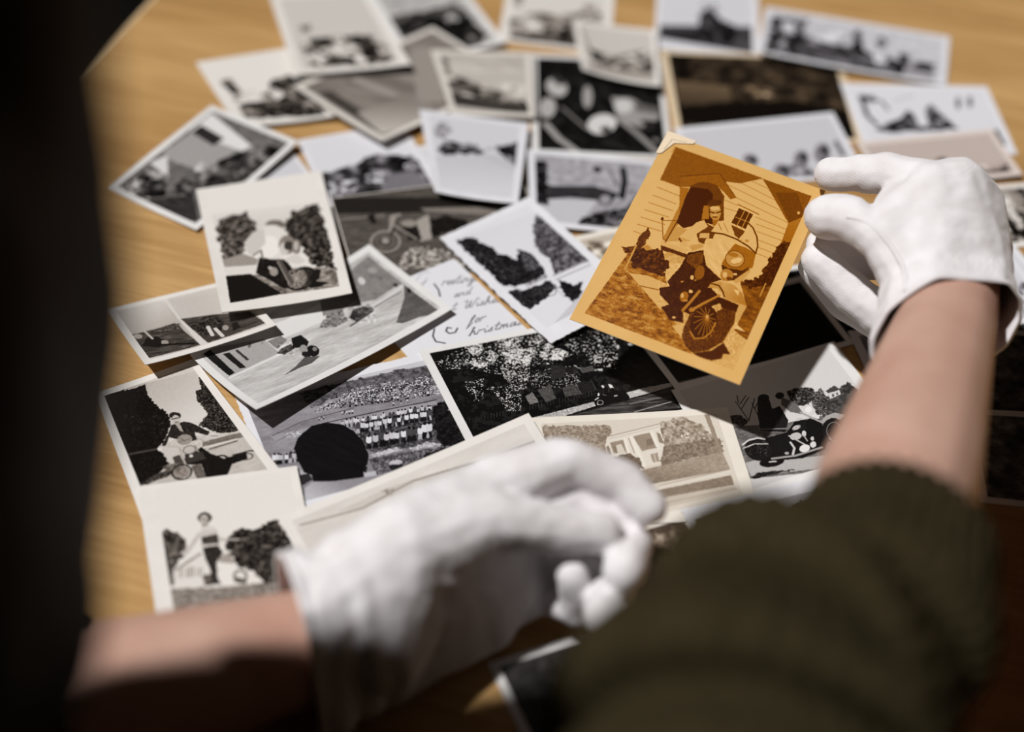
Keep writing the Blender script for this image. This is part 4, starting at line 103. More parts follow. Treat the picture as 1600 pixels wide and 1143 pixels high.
# ------------------------------------------------------------------ materials
def mat_wood():
    m, nt, b = nodes('blond_wood'); L = nt.links
    tc = N(nt, 'ShaderNodeTexCoord'); mp = N(nt, 'ShaderNodeMapping'); mp.inputs['Scale'].default_value = (14, 330, 40)
    L.new(tc.outputs['Object'], mp.inputs[0])
    n1 = N(nt, 'ShaderNodeTexNoise', Scale=1.0, Detail=6.0, Roughness=.6); L.new(mp.outputs[0], n1.inputs['Vector'])
    mp2 = N(nt, 'ShaderNodeMapping'); mp2.inputs['Scale'].default_value = (2.5, 22, 10); L.new(tc.outputs['Object'], mp2.inputs[0])
    n2 = N(nt, 'ShaderNodeTexNoise', Scale=1.0, Detail=3.0); L.new(mp2.outputs[0], n2.inputs['Vector'])
    mx = N(nt, 'ShaderNodeMath', operation='ADD'); L.new(n1.outputs[0], mx.inputs[0]); L.new(n2.outputs[0], mx.inputs[1])
    r = N(nt, 'ShaderNodeValToRGB'); e = r.color_ramp.elements
    e[0].position = .62; e[0].color = (.32, .170, .056, 1); e[1].position = 1.3; e[1].color = (.53, .325, .135, 1)
    mr = N(nt, 'ShaderNodeMath', operation='MULTIPLY'); mr.inputs[1].default_value = .77; L.new(mx.outputs[0], mr.inputs[0])
    e[0].position = .55; e[1].position = .95
    L.new(mr.outputs[0], r.inputs[0]); L.new(r.outputs[0], b.inputs['Base Color'])
    bp = N(nt, 'ShaderNodeBump', Strength=.08, Distance=.0004); L.new(n1.outputs[0], bp.inputs['Height']); L.new(bp.outputs[0], b.inputs['Normal'])
    b.inputs['Roughness'].default_value = .34; b.inputs['Specular IOR Level'].default_value = .25
    return m
def mat_glove():
    m, nt, b = nodes('white_cotton_knit'); L = nt.links
    tc = N(nt, 'ShaderNodeTexCoord')
    w1 = N(nt, 'ShaderNodeTexWave', Scale=420.0, Distortion=3, Detail=2.0); w1.bands_direction = 'Z'; L.new(tc.outputs['Object'], w1.inputs['Vector'])
    w2 = N(nt, 'ShaderNodeTexWave', Scale=330.0, Distortion=1.2, Detail=2.0); w2.bands_direction = 'DIAGONAL'; L.new(tc.outputs['Object'], w2.inputs['Vector'])
    a = N(nt, 'ShaderNodeMath', operation='ADD'); L.new(w1.outputs[1], a.inputs[0]); L.new(w2.outputs[1], a.inputs[1])
    nz = N(nt, 'ShaderNodeTexNoise', Scale=70.0, Detail=3.0); L.new(tc.outputs['Object'], nz.inputs['Vector'])
    rp = N(nt, 'ShaderNodeValToRGB'); e = rp.color_ramp.elements; e[0].position = .3; e[0].color = (.74, .705, .715, 1); e[1].position = .7; e[1].color = (.82, .80, .815, 1)
    L.new(nz.outputs[0], rp.inputs[0]); L.new(rp.outputs[0], b.inputs['Base Color'])
    b1 = N(nt, 'ShaderNodeBump', Strength=.18, Distance=.0004); L.new(a.outputs[0], b1.inputs['Height'])
    b2 = N(nt, 'ShaderNodeBump', Strength=.28, Distance=.003); n3 = N(nt, 'ShaderNodeTexNoise', Scale=38.0, Detail=2.0); L.new(tc.outputs['Object'], n3.inputs['Vector']); L.new(n3.outputs[0], b2.inputs['Height']); L.new(b1.outputs[0], b2.inputs['Normal']); L.new(b2.outputs[0], b.inputs['Normal'])
    b.inputs['Roughness'].default_value = .9; b.inputs['Specular IOR Level'].default_value = .1
    b.inputs['Sheen Weight'].default_value = .15
    return m
def mat_skin():
    m, nt, b = nodes('skin'); L = nt.links
    tc = N(nt, 'ShaderNodeTexCoord'); nz = N(nt, 'ShaderNodeTexNoise', Scale=28.0, Detail=4.0); L.new(tc.outputs['Object'], nz.inputs['Vector'])
    rp = N(nt, 'ShaderNodeValToRGB'); e = rp.color_ramp.elements; e[0].position = .3; e[0].color = (.50, .285, .215, 1); e[1].position = .7; e[1].color = (.60, .375, .295, 1)
    L.new(nz.outputs[0], rp.inputs[0]); L.new(rp.outputs[0], b.inputs['Base Color'])
    b.inputs['Roughness'].default_value = .5; b.inputs['Specular IOR Level'].default_value = .3
    b.inputs['Subsurface Weight'].default_value = .12; b.inputs['Subsurface Radius'].default_value = (.008, .003, .002); b.inputs['Subsurface Scale'].default_value = .5
    return m
def mat_knit():
    m, nt, b = nodes('olive_rib_knit'); L = nt.links
    tc = N(nt, 'ShaderNodeTexCoord'); nz = N(nt, 'ShaderNodeTexNoise', Scale=260.0, Detail=3.0); L.new(tc.outputs['Object'], nz.inputs['Vector'])
    rp = N(nt, 'ShaderNodeValToRGB'); e = rp.color_ramp.elements; e[0].position = .3; e[0].color = (.020, .0155, .007, 1); e[1].position = .75; e[1].color = (.048, .037, .018, 1)
    L.new(nz.outputs[0], rp.inputs[0]); L.new(rp.outputs[0], b.inputs['Base Color'])
    bp = N(nt, 'ShaderNodeBump', Strength=.5, Distance=.001); L.new(nz.outputs[0], bp.inputs['Height']); L.new(bp.outputs[0], b.inputs['Normal'])
    b.inputs['Roughness'].default_value = .95; b.inputs['Specular IOR Level'].default_value = .05
    return m
def mat_hair():
    m, nt, b = nodes('dark_hair'); L = nt.links
    tc = N(nt, 'ShaderNodeTexCoord'); mp = N(nt, 'ShaderNodeMapping'); mp.inputs['Scale'].default_value = (400, 400, 12); L.new(tc.outputs['Object'], mp.inputs[0])
    nz = N(nt, 'ShaderNodeTexNoise', Scale=1.0, Detail=2.0); L.new(mp.outputs[0], nz.inputs['Vector'])
    rp = N(nt, 'ShaderNodeValToRGB'); e = rp.color_ramp.elements; e[0].color = (.004, .003, .003, 1); e[1].color = (.012, .008, .006, 1)
    L.new(nz.outputs[0], rp.inputs[0]); L.new(rp.outputs[0], b.inputs['Base Color'])
    bp = N(nt, 'ShaderNodeBump', Strength=.6, Distance=.002); L.new(nz.outputs[0], bp.inputs['Height']); L.new(bp.outputs[0], b.inputs['Normal'])
    b.inputs['Roughness'].default_value = .7; b.inputs['Specular IOR Level'].default_value = .1
    return m
WOOD, GLOVE, SKIN, KNIT, HAIR = mat_wood(), mat_glove(), mat_skin(), mat_knit(), mat_hair()
FLOOR = simple('dark_carpet', (.004, .0035, .003), .95, .02)
EDGE = simple('pale_edge_band', (.62, .45, .26), .5, .3)
STEEL = simple('dark_metal', (.02, .02, .02), .5, .4)
TROUS = simple('dark_denim', (.012, .014, .02), .9, .05)
MOUNT = simple('yellowed_glassine', (.80, .66, .48), .35, .5)
EYE = simple('eye_white', (.7, .68, .66), .2, .5)

# ------------------------------------------------------------------ the setting
def box(bm, x0, x1, y0, y1, z0, z1):
    v = [bm.verts.new(p) for p in ((x0,y0,z0),(x1,y0,z0),(x1,y1,z0),(x0,y1,z0),(x0,y0,z1),(x1,y0,z1),(x1,y1,z1),(x0,y1,z1))]
    for f in ((0,3,2,1),(4,5,6,7),(0,1,5,4),(1,2,6,5),(2,3,7,6),(3,0,4,7)): bm.faces.new([v[i] for i in f])
def boxmesh(name, mat, parent, *dims, bevel=0):
    bm = bmesh.new(); box(bm, *dims)
    if bevel: bmesh.ops.bevel(bm, geom=bm.edges[:], offset=bevel, segments=2, affect='EDGES')
    me = bpy.data.meshes.new(name); bm.to_mesh(me); bm.free()
    return link(name, me, mat, parent, smooth=False)
fl = boxmesh('floor', FLOOR, None, -3, 3, -2.5, 3.5, -.05, 0); tag(fl, 'dark carpeted floor beyond the table edge', None, kind='structure')
# the table: its short edge runs away to the right in the picture; grain runs across it
A0, A1 = Vector(TABLE_EDGE[0]), Vector(TABLE_EDGE[1])
ed = (A0 - A1).normalized(); ang = math.atan2(ed.y, ed.x) - math.pi/2
near = A1 - ed*.50                       # near left corner on the table plane
table = empty('table', (near.x, near.y, 0)); table.rotation_euler = (0, 0, ang)
tag(table, 'blond wooden table covered with scattered old photographs', 'table'); bpy.context.view_layer.update()
def tpart(name, mat, *d, bevel=0):
    o = boxmesh(name, mat, None, *d, bevel=bevel); o.parent = table; return o
TW_, TL_ = 1.7, 1.25
tpart('table_top', WOOD, .003, TW_-.003, .003, TL_-.003, TZ-.028, TZ)
bm = bmesh.new()
for d in ((0, .003, 0, TL_, TZ-.028, TZ+.0003), (TW_-.003, TW_, 0, TL_, TZ-.028, TZ+.0003), (.003, TW_-.003, 0, .003, TZ-.028, TZ+.0003), (.003, TW_-.003, TL_-.003, TL_, TZ-.028, TZ+.0003)): box(bm, *d)
me = bpy.data.meshes.new('edge_band'); bm.to_mesh(me); bm.free(); eb = link('edge_band', me, EDGE, None, False); eb.parent = table
for x in (.06, TW_-.11):
    for y in (.06, TL_-.11): tpart('leg', STEEL, x, x+.05, y, y+.05, 0, TZ-.028)

# ------------------------------------------------------------------ printed pictures
rng = np.random.default_rng(7)
LAT = rng.random((128, 128)).astype(np.float32)
def vnoise(x, y, s=0):
    x = x + s*17.31; y = y + s*9.77
    xi = np.floor(x).astype(int); yi = np.floor(y).astype(int); fx = x-xi; fy = y-yi
    fx = fx*fx*(3-2*fx); fy = fy*fy*(3-2*fy)
    a = LAT[yi % 128, xi % 128]; b = LAT[yi % 128, (xi+1) % 128]; c = LAT[(yi+1) % 128, xi % 128]; d = LAT[(yi+1) % 128, (xi+1) % 128]
    return (a*(1-fx)+b*fx)*(1-fy)+(c*(1-fx)+d*fx)*fy
def fbm(x, y, s=0, o=3):
    t = 0; amp = .5; tot = 0
    for i in range(o): t = t+amp*vnoise(x*2**i, y*2**i, s+i*3); tot += amp; amp *= .55
    return t/tot
def inside(X, Y, p):
    m = np.zeros(X.shape, bool); n = len(p)
    for i in range(n):
        x0, y0 = p[i]; x1, y1 = p[(i+1) % n]
        if y0 == y1: continue
        c = (y0 > Y) != (y1 > Y)
        m ^= c & (X < (x1-x0)*(Y-y0)/(y1-y0)+x0)
    return m
TONES = dict(grey=((.045,.04,.04),(.50,.485,.475),(.92,.915,.91)), cool=((.05,.045,.05),(.50,.485,.505),(.91,.91,.93)), warm=((.06,.048,.04),(.51,.475,.445),(.93,.915,.895)),
  warmd=((.06,.05,.042),(.47,.44,.415),(.89,.87,.84)), cream=((.26,.21,.17),(.58,.52,.455),(.92,.90,.86)), sepd=((.05,.035,.025),(.46,.38,.29),(.89,.81,.69)),
  pink=((.06,.045,.04),(.56,.50,.475),(.88,.83,.80)), sepia=((.23,.08,.0),(.61,.36,.05),(.88,.73,.48)))
def paint(key, tone, size, bd, res, upa, ops):
    w, h = int(size[0]*res), int(size[1]*res)
    gx = (np.arange(w)+.5)/res; gy = (np.arange(h)+.5)/res
    X, Y = np.meshgrid(gx.astype(np.float32), gy.astype(np.float32))
    A = np.full((h, w), .8, np.float32)
    up = np.array([math.sin(math.radians(upa)), -math.cos(math.radians(upa))])
    rnd = random.Random(key); sd = rnd.random()*20
    def pts(l): return [(l[i]/10, l[i+1]/10) for i in range(0, len(l), 2)]
    def win(p, pad):
        xs = [a for a, b in p]; ys = [b for a, b in p]
        x0 = max(0, int((min(xs)-pad)*res)); x1 = min(w, int((max(xs)+pad)*res)+2); y0 = max(0, int((min(ys)-pad)*res)); y1 = min(h, int((max(ys)+pad)*res)+2)
        return (slice(y0, y1), slice(x0, x1)) if x1 > x0 and y1 > y0 else None
    wob = .0 if key == 'X' else .22
    def fill(p, v, wb_=None):
        s = win(p, .5)
        if s:
            xx, yy = X[s], Y[s]; k = wob if wb_ is None else wb_
            if k: xx = xx+(fbm(X[s]/.8, Y[s]/.8, sd, 2)-.5)*k*2; yy = yy+(fbm(X[s]/.8, Y[s]/.8, sd+4, 2)-.5)*k*2
            A[s] = np.where(inside(xx, yy, p), v, A[s])
    def line(p, wd, v):
        s = win(p, wd)
        if not s: return
        xx, yy = X[s], Y[s]; d = np.full(xx.shape, 1e9, np.float32)
        for (x0, y0), (x1, y1) in zip(p[:-1], p[1:]):
            dx, dy = x1-x0, y1-y0; t = np.clip(((xx-x0)*dx+(yy-y0)*dy)/(dx*dx+dy*dy+1e-9), 0, 1)
            d = np.minimum(d, np.hypot(xx-x0-t*dx, yy-y0-t*dy))
        k = np.clip((wd/2-d)*res+.5, 0, 1); A[s] = A[s]*(1-k)+v*k
    def ell(c, rx, ry, v): fill([(c[0]+rx*math.cos(t)*-up[1]+ry*math.sin(t)*up[0], c[1]+rx*math.cos(t)*up[0]+ry*math.sin(t)*up[1]) for t in [i*.7854 for i in range(8)]], v)
    for o in ops:
        k = o[0]; sd += 1.7
        if k == 'p': fill(pts(o[2]), o[1])
        elif k == 'g':
            (ax, ay), (bx_, by_) = pts(o[3]); p = pts(o[4]); s = win(p, .3)
            if s:
                L2 = (bx_-ax)**2+(by_-ay)**2; t = np.clip(((X[s]-ax)*(bx_-ax)+(Y[s]-ay)*(by_-ay))/L2, 0, 1)
                A[s] = np.where(inside(X[s], Y[s], p), o[1]+(o[2]-o[1])*t, A[s])
        elif k == 'l': line(pts(o[3]), max(o[2], .9/res), o[1])
        elif k == 'F':
            p = pts(o[4]); sc = o[3]; s = win(p, sc*1.2)
            if s:
                xx, yy = X[s], Y[s]; q = .8/sc
                wx = (fbm(xx*q, yy*q, sd)-.5)*sc*2.2; wy = (fbm(xx*q, yy*q, sd+5)-.5)*sc*2.2
                m = inside(xx+wx, yy+wy, p); v = o[1]+o[2]*((fbm(xx*q*1.6, yy*q*1.6, sd+9, 4)-.5)*6)
                if res < 3.6: v = v+(o[2]+.05)*((fbm(xx*q*.5, yy*q*.5, sd+2, 2)-.42)*7)
                A[s] = np.where(m, np.clip(v, .02, .97), A[s])
        elif k == 'n':
            p = pts(o[5]); s = win(p, .3)
            if s:
                a = math.radians(o[4]+upa); c_, s_ = math.cos(a), math.sin(a); xx, yy = X[s], Y[s]
                u = (xx*c_+yy*s_)/(o[2]*o[3]); v = (-xx*s_+yy*c_)/o[2]
                A[s] = np.where(inside(xx, yy, p), np.clip(A[s]+o[1]*(fbm(u, v, sd)-.5)*2.4, .015, .98), A[s])
        elif k == 'S':
            p = pts(o[4]); sc = o[3]; s = win(p, sc)
            if s:
                xx, yy = X[s], Y[s]; f = fbm(xx/sc, yy/sc, sd, 2)*.75+fbm(xx/sc/5, yy/sc/5, sd+3, 2)*.25
                m = inside(xx+(f-.5)*sc*4, yy+(f-.5)*sc*4, p)
                th = np.quantile(f, 1-o[2]); A[s] = np.where(m & (f > th), o[1], A[s])
        elif k == 'C':
            (ax, ay), (bx_, by_) = pts(o[3]); hh = o[2]
            for i in range(o[1]):
                t = (i+.5+rnd.uniform(-.3, .3))/o[1]; c = np.array([ax+(bx_-ax)*t, ay+(by_-ay)*t]); H = hh*rnd.uniform(.85, 1.12)
                for sgn in (-1, 1): line([tuple(c+np.array([-up[1], up[0]])*sgn*H*.08), tuple(c+up*H*.48)], H*.13, rnd.choice((.06, .08, .1, .7)))
                line([tuple(c+up*H*.5), tuple(c+up*H*.74)], H*.3, rnd.choice((.85, .9, .8, .75, .3)))
                ell(c+up*H*.9, H*.085, H*.1, rnd.choice((.06, .1, .2)))
        elif k == 'V':
            (ax, ay), (bx_, by_) = pts(o[5])
            for i in range(o[1]):
                t = i/o[1]; c = np.array([ax+(bx_-ax)*t, ay+(by_-ay)*t]); line([tuple(c), tuple(c+up*o[4]*rnd.uniform(.8, 1.05))], o[3], o[2]*rnd.uniform(.5, 1.2))
    # slight softness of an old enlargement, then the paper border
    for _ in range(2 if res > 7 else 1):
        P = np.pad(A, 1, mode='edge'); A = (P[:-2, 1:-1]+P[2:, 1:-1]+P[1:-1, :-2]+P[1:-1, 2:]+2*A)/6
    A = A+(fbm(X/.9, Y/.9, 6, 2)-.5)*.07*np.clip(A*3, 0, 1)*np.clip((.95-A)*3, .12, 1)+(rng.random(A.shape).astype(np.float32)-.5)*.03
    if bd[0] > 0:
        l, t_, r_, b_ = bd
        m = np.clip((np.minimum(np.minimum(X-l, size[0]-r_-X), np.minimum(Y-t_, size[1]-b_-Y)))*res+.5, 0, 1)
        paper = .93+(fbm(X/9, Y/9, 3)-.5)*.05
        if tone == 'sepia': paper = paper-.03
        A = A*m+paper*(1-m)
    A = np.clip(A, 0, 1); A = np.where(A < .5, .5*(2*A)**1.45, A)
    d, mid, l = (np.array(c, np.float32) for c in TONES[tone]); g = A[..., None]
    if tone == 'sepia': mid = mid
    rgb = np.where(g < .5, d+(mid-d)*g*2, mid+(l-mid)*(g-.5)*2)
    img = bpy.data.images.new('print_'+key, w, h)
    buf = np.ones((h, w, 4), np.float32); buf[..., :3] = rgb[::-1]
    img.pixels.foreach_set(buf.ravel()); img.update(); img.pack()
    return img
def mat_print(key, img, rough):
    m, nt, b = nodes('print_'+key); L = nt.links
    t = N(nt, 'ShaderNodeTexImage'); t.image = img; t.extension = 'EXTEND'
    uv = N(nt, 'ShaderNodeUVMap'); L.new(uv.outputs[0], t.inputs[0])
    L.new(t.outputs[0], b.inputs['Base Color'])
    b.inputs['Roughness'].default_value = rough; b.inputs['Specular IOR Level'].default_value = .25
    return m
PAPER = simple('paper_back', (.72, .69, .64), .8, .1)
def sheet(name, corn, lift, size, deckle, mats, thick=.0004, bow=0.0):
    nx, ny = (90, 70) if deckle else (18, 14)
    P = [Vector(c)/1000 for c in corn]; rnd = random.Random(str(corn)); vs_, uvs = [], []
    dk = [rnd.uniform(-1, 1) for _ in range(400)]
    cen = sum(P, Vector())/4
    for j in range(ny+1):
        for i in range(nx+1):
            u, v = i/nx, j/ny; uu, vv = u, v
            if deckle:
                if i == 0: uu = -.0+dk[j]*deckle/size[0]*.7
                if i == nx: uu = 1+dk[100+j]*deckle/size[0]*.7
                if j == 0: vv = dk[200+i]*deckle/size[1]*.7
                if j == ny: vv = 1+dk[300+i]*deckle/size[1]*.7
            q = P[0]*(1-uu)*(1-vv)+P[1]*uu*(1-vv)+P[2]*uu*vv+P[3]*(1-uu)*vv
            # lifted corners curl instead of staying straight
            for k, wgt in enumerate(((1-u)*(1-v), u*(1-v), u*v, (1-u)*v)): q.z += lift[k]/1000*(wgt**1.6-wgt)
            q.z += bow*math.sin(math.pi*u)*math.sin(math.pi*v)
            vs_.append(q); uvs.append((u, 1-v))
    n = len(vs_); nrm = (P[1]-P[0]).cross(P[0]-P[3]).normalized()
    vs_ = vs_+[q-nrm*thick for q in vs_]
    idx = lambda i, j: j*(nx+1)+i
    F, FU, FM = [], [], []
    for j in range(ny):
        for i in range(nx):
            a, b, c, d = idx(i, j), idx(i+1, j), idx(i+1, j+1), idx(i, j+1)
            F.append((a, d, c, b)); FM.append(0); F.append((a+n, b+n, c+n, d+n)); FM.append(1)
    for i in range(nx):
        F.append((idx(i, 0), idx(i+1, 0), idx(i+1, 0)+n, idx(i, 0)+n)); F.append((idx(i, ny), idx(i, ny)+n, idx(i+1, ny)+n, idx(i+1, ny))); FM += [1, 1]
    for j in range(ny):
        F.append((idx(0, j), idx(0, j)+n, idx(0, j+1)+n, idx(0, j+1))); F.append((idx(nx, j), idx(nx, j+1), idx(nx, j+1)+n, idx(nx, j)+n)); FM += [1, 1]
    o0 = Vector((cen.x, cen.y, min(q.z for q in vs_)))
    me = bpy.data.meshes.new(name); me.from_pydata([q-o0 for q in vs_], [], F)
    ul = me.uv_layers.new(name='UVMap'); loops = np.zeros(len(me.loops), np.int32); me.loops.foreach_get('vertex_index', loops)
    U = np.array(uvs+uvs, np.float32)[loops]; ul.data.foreach_set('uv', U.ravel())
    for mt in mats: me.materials.append(mt)
    me.polygons.foreach_set('material_index', FM)
    ob = bpy.data.objects.new(name, me); COL.objects.link(ob); ob.location = (o0.x, o0.y, o0.z+TZ)
    return ob
GRP = 'old photographs spread over the table'
sepia = None
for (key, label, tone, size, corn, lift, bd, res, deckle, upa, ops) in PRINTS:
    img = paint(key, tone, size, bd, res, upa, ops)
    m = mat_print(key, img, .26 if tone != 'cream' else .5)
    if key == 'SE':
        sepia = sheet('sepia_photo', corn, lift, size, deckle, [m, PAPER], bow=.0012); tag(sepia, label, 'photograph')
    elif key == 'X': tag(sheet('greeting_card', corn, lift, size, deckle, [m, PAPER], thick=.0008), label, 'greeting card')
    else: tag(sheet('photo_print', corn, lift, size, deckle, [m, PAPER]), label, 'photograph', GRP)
# paper corner mount still stuck on the sepia photo
SC = [W(c) for c in [p for p in PRINTS if p[0] == 'SE'][0][4]]
ux = (SC[1]-SC[0]).normalized(); uy = (SC[3]-SC[0]).normalized(); un = uy.cross(ux).normalized()
if un.z < 0: un = -un
def mount(name, pts, z0, z1, mat, parent):
    bm = bmesh.new()
    lo = [bm.verts.new(SC[0]+ux*x/1000+uy*y/1000+un*z0/1000) for x, y in pts]; hi = [bm.verts.new(SC[0]+ux*x/1000+uy*y/1000+un*z1/1000) for x, y in pts]
    bm.faces.new(lo[::-1]); bm.faces.new(hi)
    for i in range(len(pts)): bm.faces.new((lo[i], lo[(i+1) % len(pts)], hi[(i+1) % len(pts)], hi[i]))
    bmesh.ops.recalc_face_normals(bm, faces=bm.faces[:])
    me = bpy.data.meshes.new(name); bm.to_mesh(me); bm.free(); o = link(name, me, mat, None, False)
    bpy.context.view_layer.update(); o.parent = parent; o.matrix_parent_inverse = parent.matrix_world.inverted(); return o
bpy.context.view_layer.update()
cm = mount('corner_mount', [(-1.2, -1.2), (15.5, -1.2), (14.5, 1.2), (5.6, 4.6), (4.9, 5.4), (1.4, 13.6), (-1.2, 14.5)], .15, .7, MOUNT, sepia); cm['label'] = 'cream paper photo corner'
rd = mount('embossed_ridge', [(1.4, 1.4), (10.5, 1.2), (10.3, 2.0), (3.2, 3.2), (2.0, 10.3), (1.2, 10.5)], .7, 1.0, MOUNT, cm)

# ------------------------------------------------------------------ the person
def hullpts(bm, sph, sub=2):
    base = hullpts.cache.get(sub)
    if base is None:
        t = bmesh.new(); bmesh.ops.create_icosphere(t, subdivisions=sub, radius=1); base = [v.co.copy() for v in t.verts]; t.free(); hullpts.cache[sub] = base
    vs_ = []
    for x, y, z, r in sph:
        c = Vector((x, y, z))
        for b in base: vs_.append(bm.verts.new(c+b*r))
    g = bmesh.ops.convex_hull(bm, input=vs_)
    bad = list({v for v in g['geom_interior']+g['geom_unused'] if isinstance(v, bmesh.types.BMVert)})
    bmesh.ops.delete(bm, geom=bad, context='VERTS')
hullpts.cache = {}
def chain(bm, js):
    for a, b in zip(js[:-1], js[1:]): hullpts(bm, [a, b])
def remeshed(name, bm, voxel, smooth=6, factor=.5):
    me = bpy.data.meshes.new(name); bm.to_mesh(me); bm.free()
    o = bpy.data.objects.new('tmp', me); COL.objects.link(o)
    r = o.modifiers.new('r', 'REMESH'); r.mode = 'VOXEL'; r.voxel_size = voxel
    s = o.modifiers.new('s', 'SMOOTH'); s.iterations = smooth; s.factor = factor
    dg = bpy.context.evaluated_depsgraph_get(); ev = o.evaluated_get(dg); out = bpy.data.meshes.new_from_object(ev, depsgraph=dg)
    bpy.data.objects.remove(o); bpy.data.meshes.remove(me); out.name = name; out.materials.clear(); return out
def M4(l): return [(p[0]/1000, p[1]/1000, p[2]/1000+TZ, p[3]/1000) for p in l]
def lerp4(a, b, t): return tuple(a[i]+(b[i]-a[i])*t for i in range(4))
Bd = BODY
rw, re_, lw, le = (M4([Bd[k]])[0] for k in ('Rwrist', 'Relbow', 'Lwrist', 'Lelbow'))
hc = W(Bd['head'])
rs = (.030, -.050, TZ+.150, .050); ls = (-.350, -.010, TZ+.190, .050)
nb = (-.170, .000, TZ+.215, .052)                # neck base
pel = (-.170, -.160, TZ-.210, .110)
person = empty('person', (-.17, -.16, 0)); tag(person, 'person in olive sweater and white cotton gloves examining the photographs', 'person')
# body: one continuous skin surface
bm = bmesh.new()
chain(bm, [rs, (re_[0], re_[1], re_[2], .028), lerp4((re_[0], re_[1], re_[2], .0385), rw, .38), lerp4((re_[0], re_[1], re_[2], .034), (*rw[:3], .0225), .75), (rw[0], rw[1], rw[2], .0205)])
hand = Bd['RH']; chain(bm, [(rw[0], rw[1], rw[2], .0195), (M4(hand['palm'])[3][0], M4(hand['palm'])[3][1], M4(hand['palm'])[3][2]-.004, .007)])
chain(bm, [ls, (le[0], le[1], le[2], .038), lerp4((le[0], le[1], le[2], .040), lw, .35), (lw[0], lw[1], lw[2], .024)])
hand = Bd['LH']; chain(bm, [(lw[0], lw[1], lw[2], .022), (M4(hand['palm'])[3][0], M4(hand['palm'])[3][1], M4(hand['palm'])[3][2]-.006, .009)])
hullpts(bm, [rs, ls, nb, (-.17, -.06, TZ+.05, .115)]); hullpts(bm, [(-.10, -.07, TZ+.03, .10), (-.24, -.06, TZ+.03, .10), (-.10, -.16, TZ-.2, .11), (-.24, -.16, TZ-.2, .11)])
chain(bm, [nb, (hc.x+.01, hc.y-.045, hc.z-.085, .050)])
hd = Vector((.10, .80, -.55)).normalized()       # where the face looks
hullpts(bm, [(hc.x, hc.y-.02, hc.z+.015, .078), (hc.x+hd.x*.03, hc.y+hd.y*.03, hc.z+hd.z*.03, .070), (hc.x+hd.x*.045, hc.y+hd.y*.03, hc.z-.085, .030)])
dn = Vector((0, -.55, -.8)).normalized(); rt = hd.cross(Vector((0, 0, 1))).normalized()
def fp(f, r, u): q = hc+hd*f+rt*r-dn*u*1.0; return (q.x, q.y, q.z)
hullpts(bm, [(*fp(.095, 0, .0), .008), (*fp(.108, 0, -.03), .010), (*fp(.09, 0, -.035), .012)])       # nose
for s in (-1, 1):
    hullpts(bm, [(*fp(.090, s*.018, .012), .009), (*fp(.078, s*.045, .010), .010)])                       # brow
    hullpts(bm, [(*fp(-.005, s*.080, .01), .012), (*fp(-.008, s*.082, -.03), .009), (*fp(-.02, s*.090, .005), .006)])  # ear
    hullpts(bm, [(*fp(.088, s*.012, -.056), .006), (*fp(.090, 0, -.055), .008)])                          # lips
for s in (-1, 1):                                  # seated legs
    hipx = -.17+s*.09
    chain(bm, [(hipx, -.16, TZ-.22, .085), (hipx+s*.04, .25, TZ-.22, .060), (hipx+s*.05, .22, .10, .040), (hipx+s*.05, .30, .035, .035)])
body = link('body', remeshed('body', bm, .004, 4), SKIN, person)
for s in (-1, 1):
    b2 = bmesh.new(); bmesh.ops.create_uvsphere(b2, u_segments=16, v_segments=10, radius=.012); bmesh.ops.translate(b2, verts=b2.verts[:], vec=Vector(fp(.082, s*.032, -.008)))
    me = bpy.data.meshes.new('eye'); b2.to_mesh(me); b2.free(); link('eye', me, EYE, person)
# hair: long and dark, falling beside the face
bm = bmesh.new()
hullpts(bm, [(hc.x, hc.y-.03, hc.z+.025, .096), (hc.x+.012, hc.y+.02, hc.z+.05, .080)])
for s in (-1, 1):
    q = hc+rt*s*.050
    chain(bm, [(q.x, q.y+.02, q.z+.04, .056), (q.x+rt.x*s*.004, q.y+.02, q.z-.03, .048), (q.x, q.y+.01, q.z-.10, .036), (q.x-rt.x*s*.01, q.y-.01, q.z-.17, .020)])
hullpts(bm, [(hc.x-.05, hc.y-.07, hc.z-.02, .06), (hc.x+.05, hc.y-.07, hc.z-.02, .06), (hc.x-.05, hc.y-.10, hc.z-.13, .032), (hc.x+.03, hc.y-.10, hc.z-.13, .032)])
hullpts(bm, [(*(hc+rt*.055+Vector((0, -.03, .02))), .055), (*(hc+rt*.050+Vector((0, -.02, -.09))), .046), (*(hc-rt*.05+Vector((0, -.02, -.09))), .046)])
link('hair', remeshed('hair', bm, .005, 5), HAIR, person)
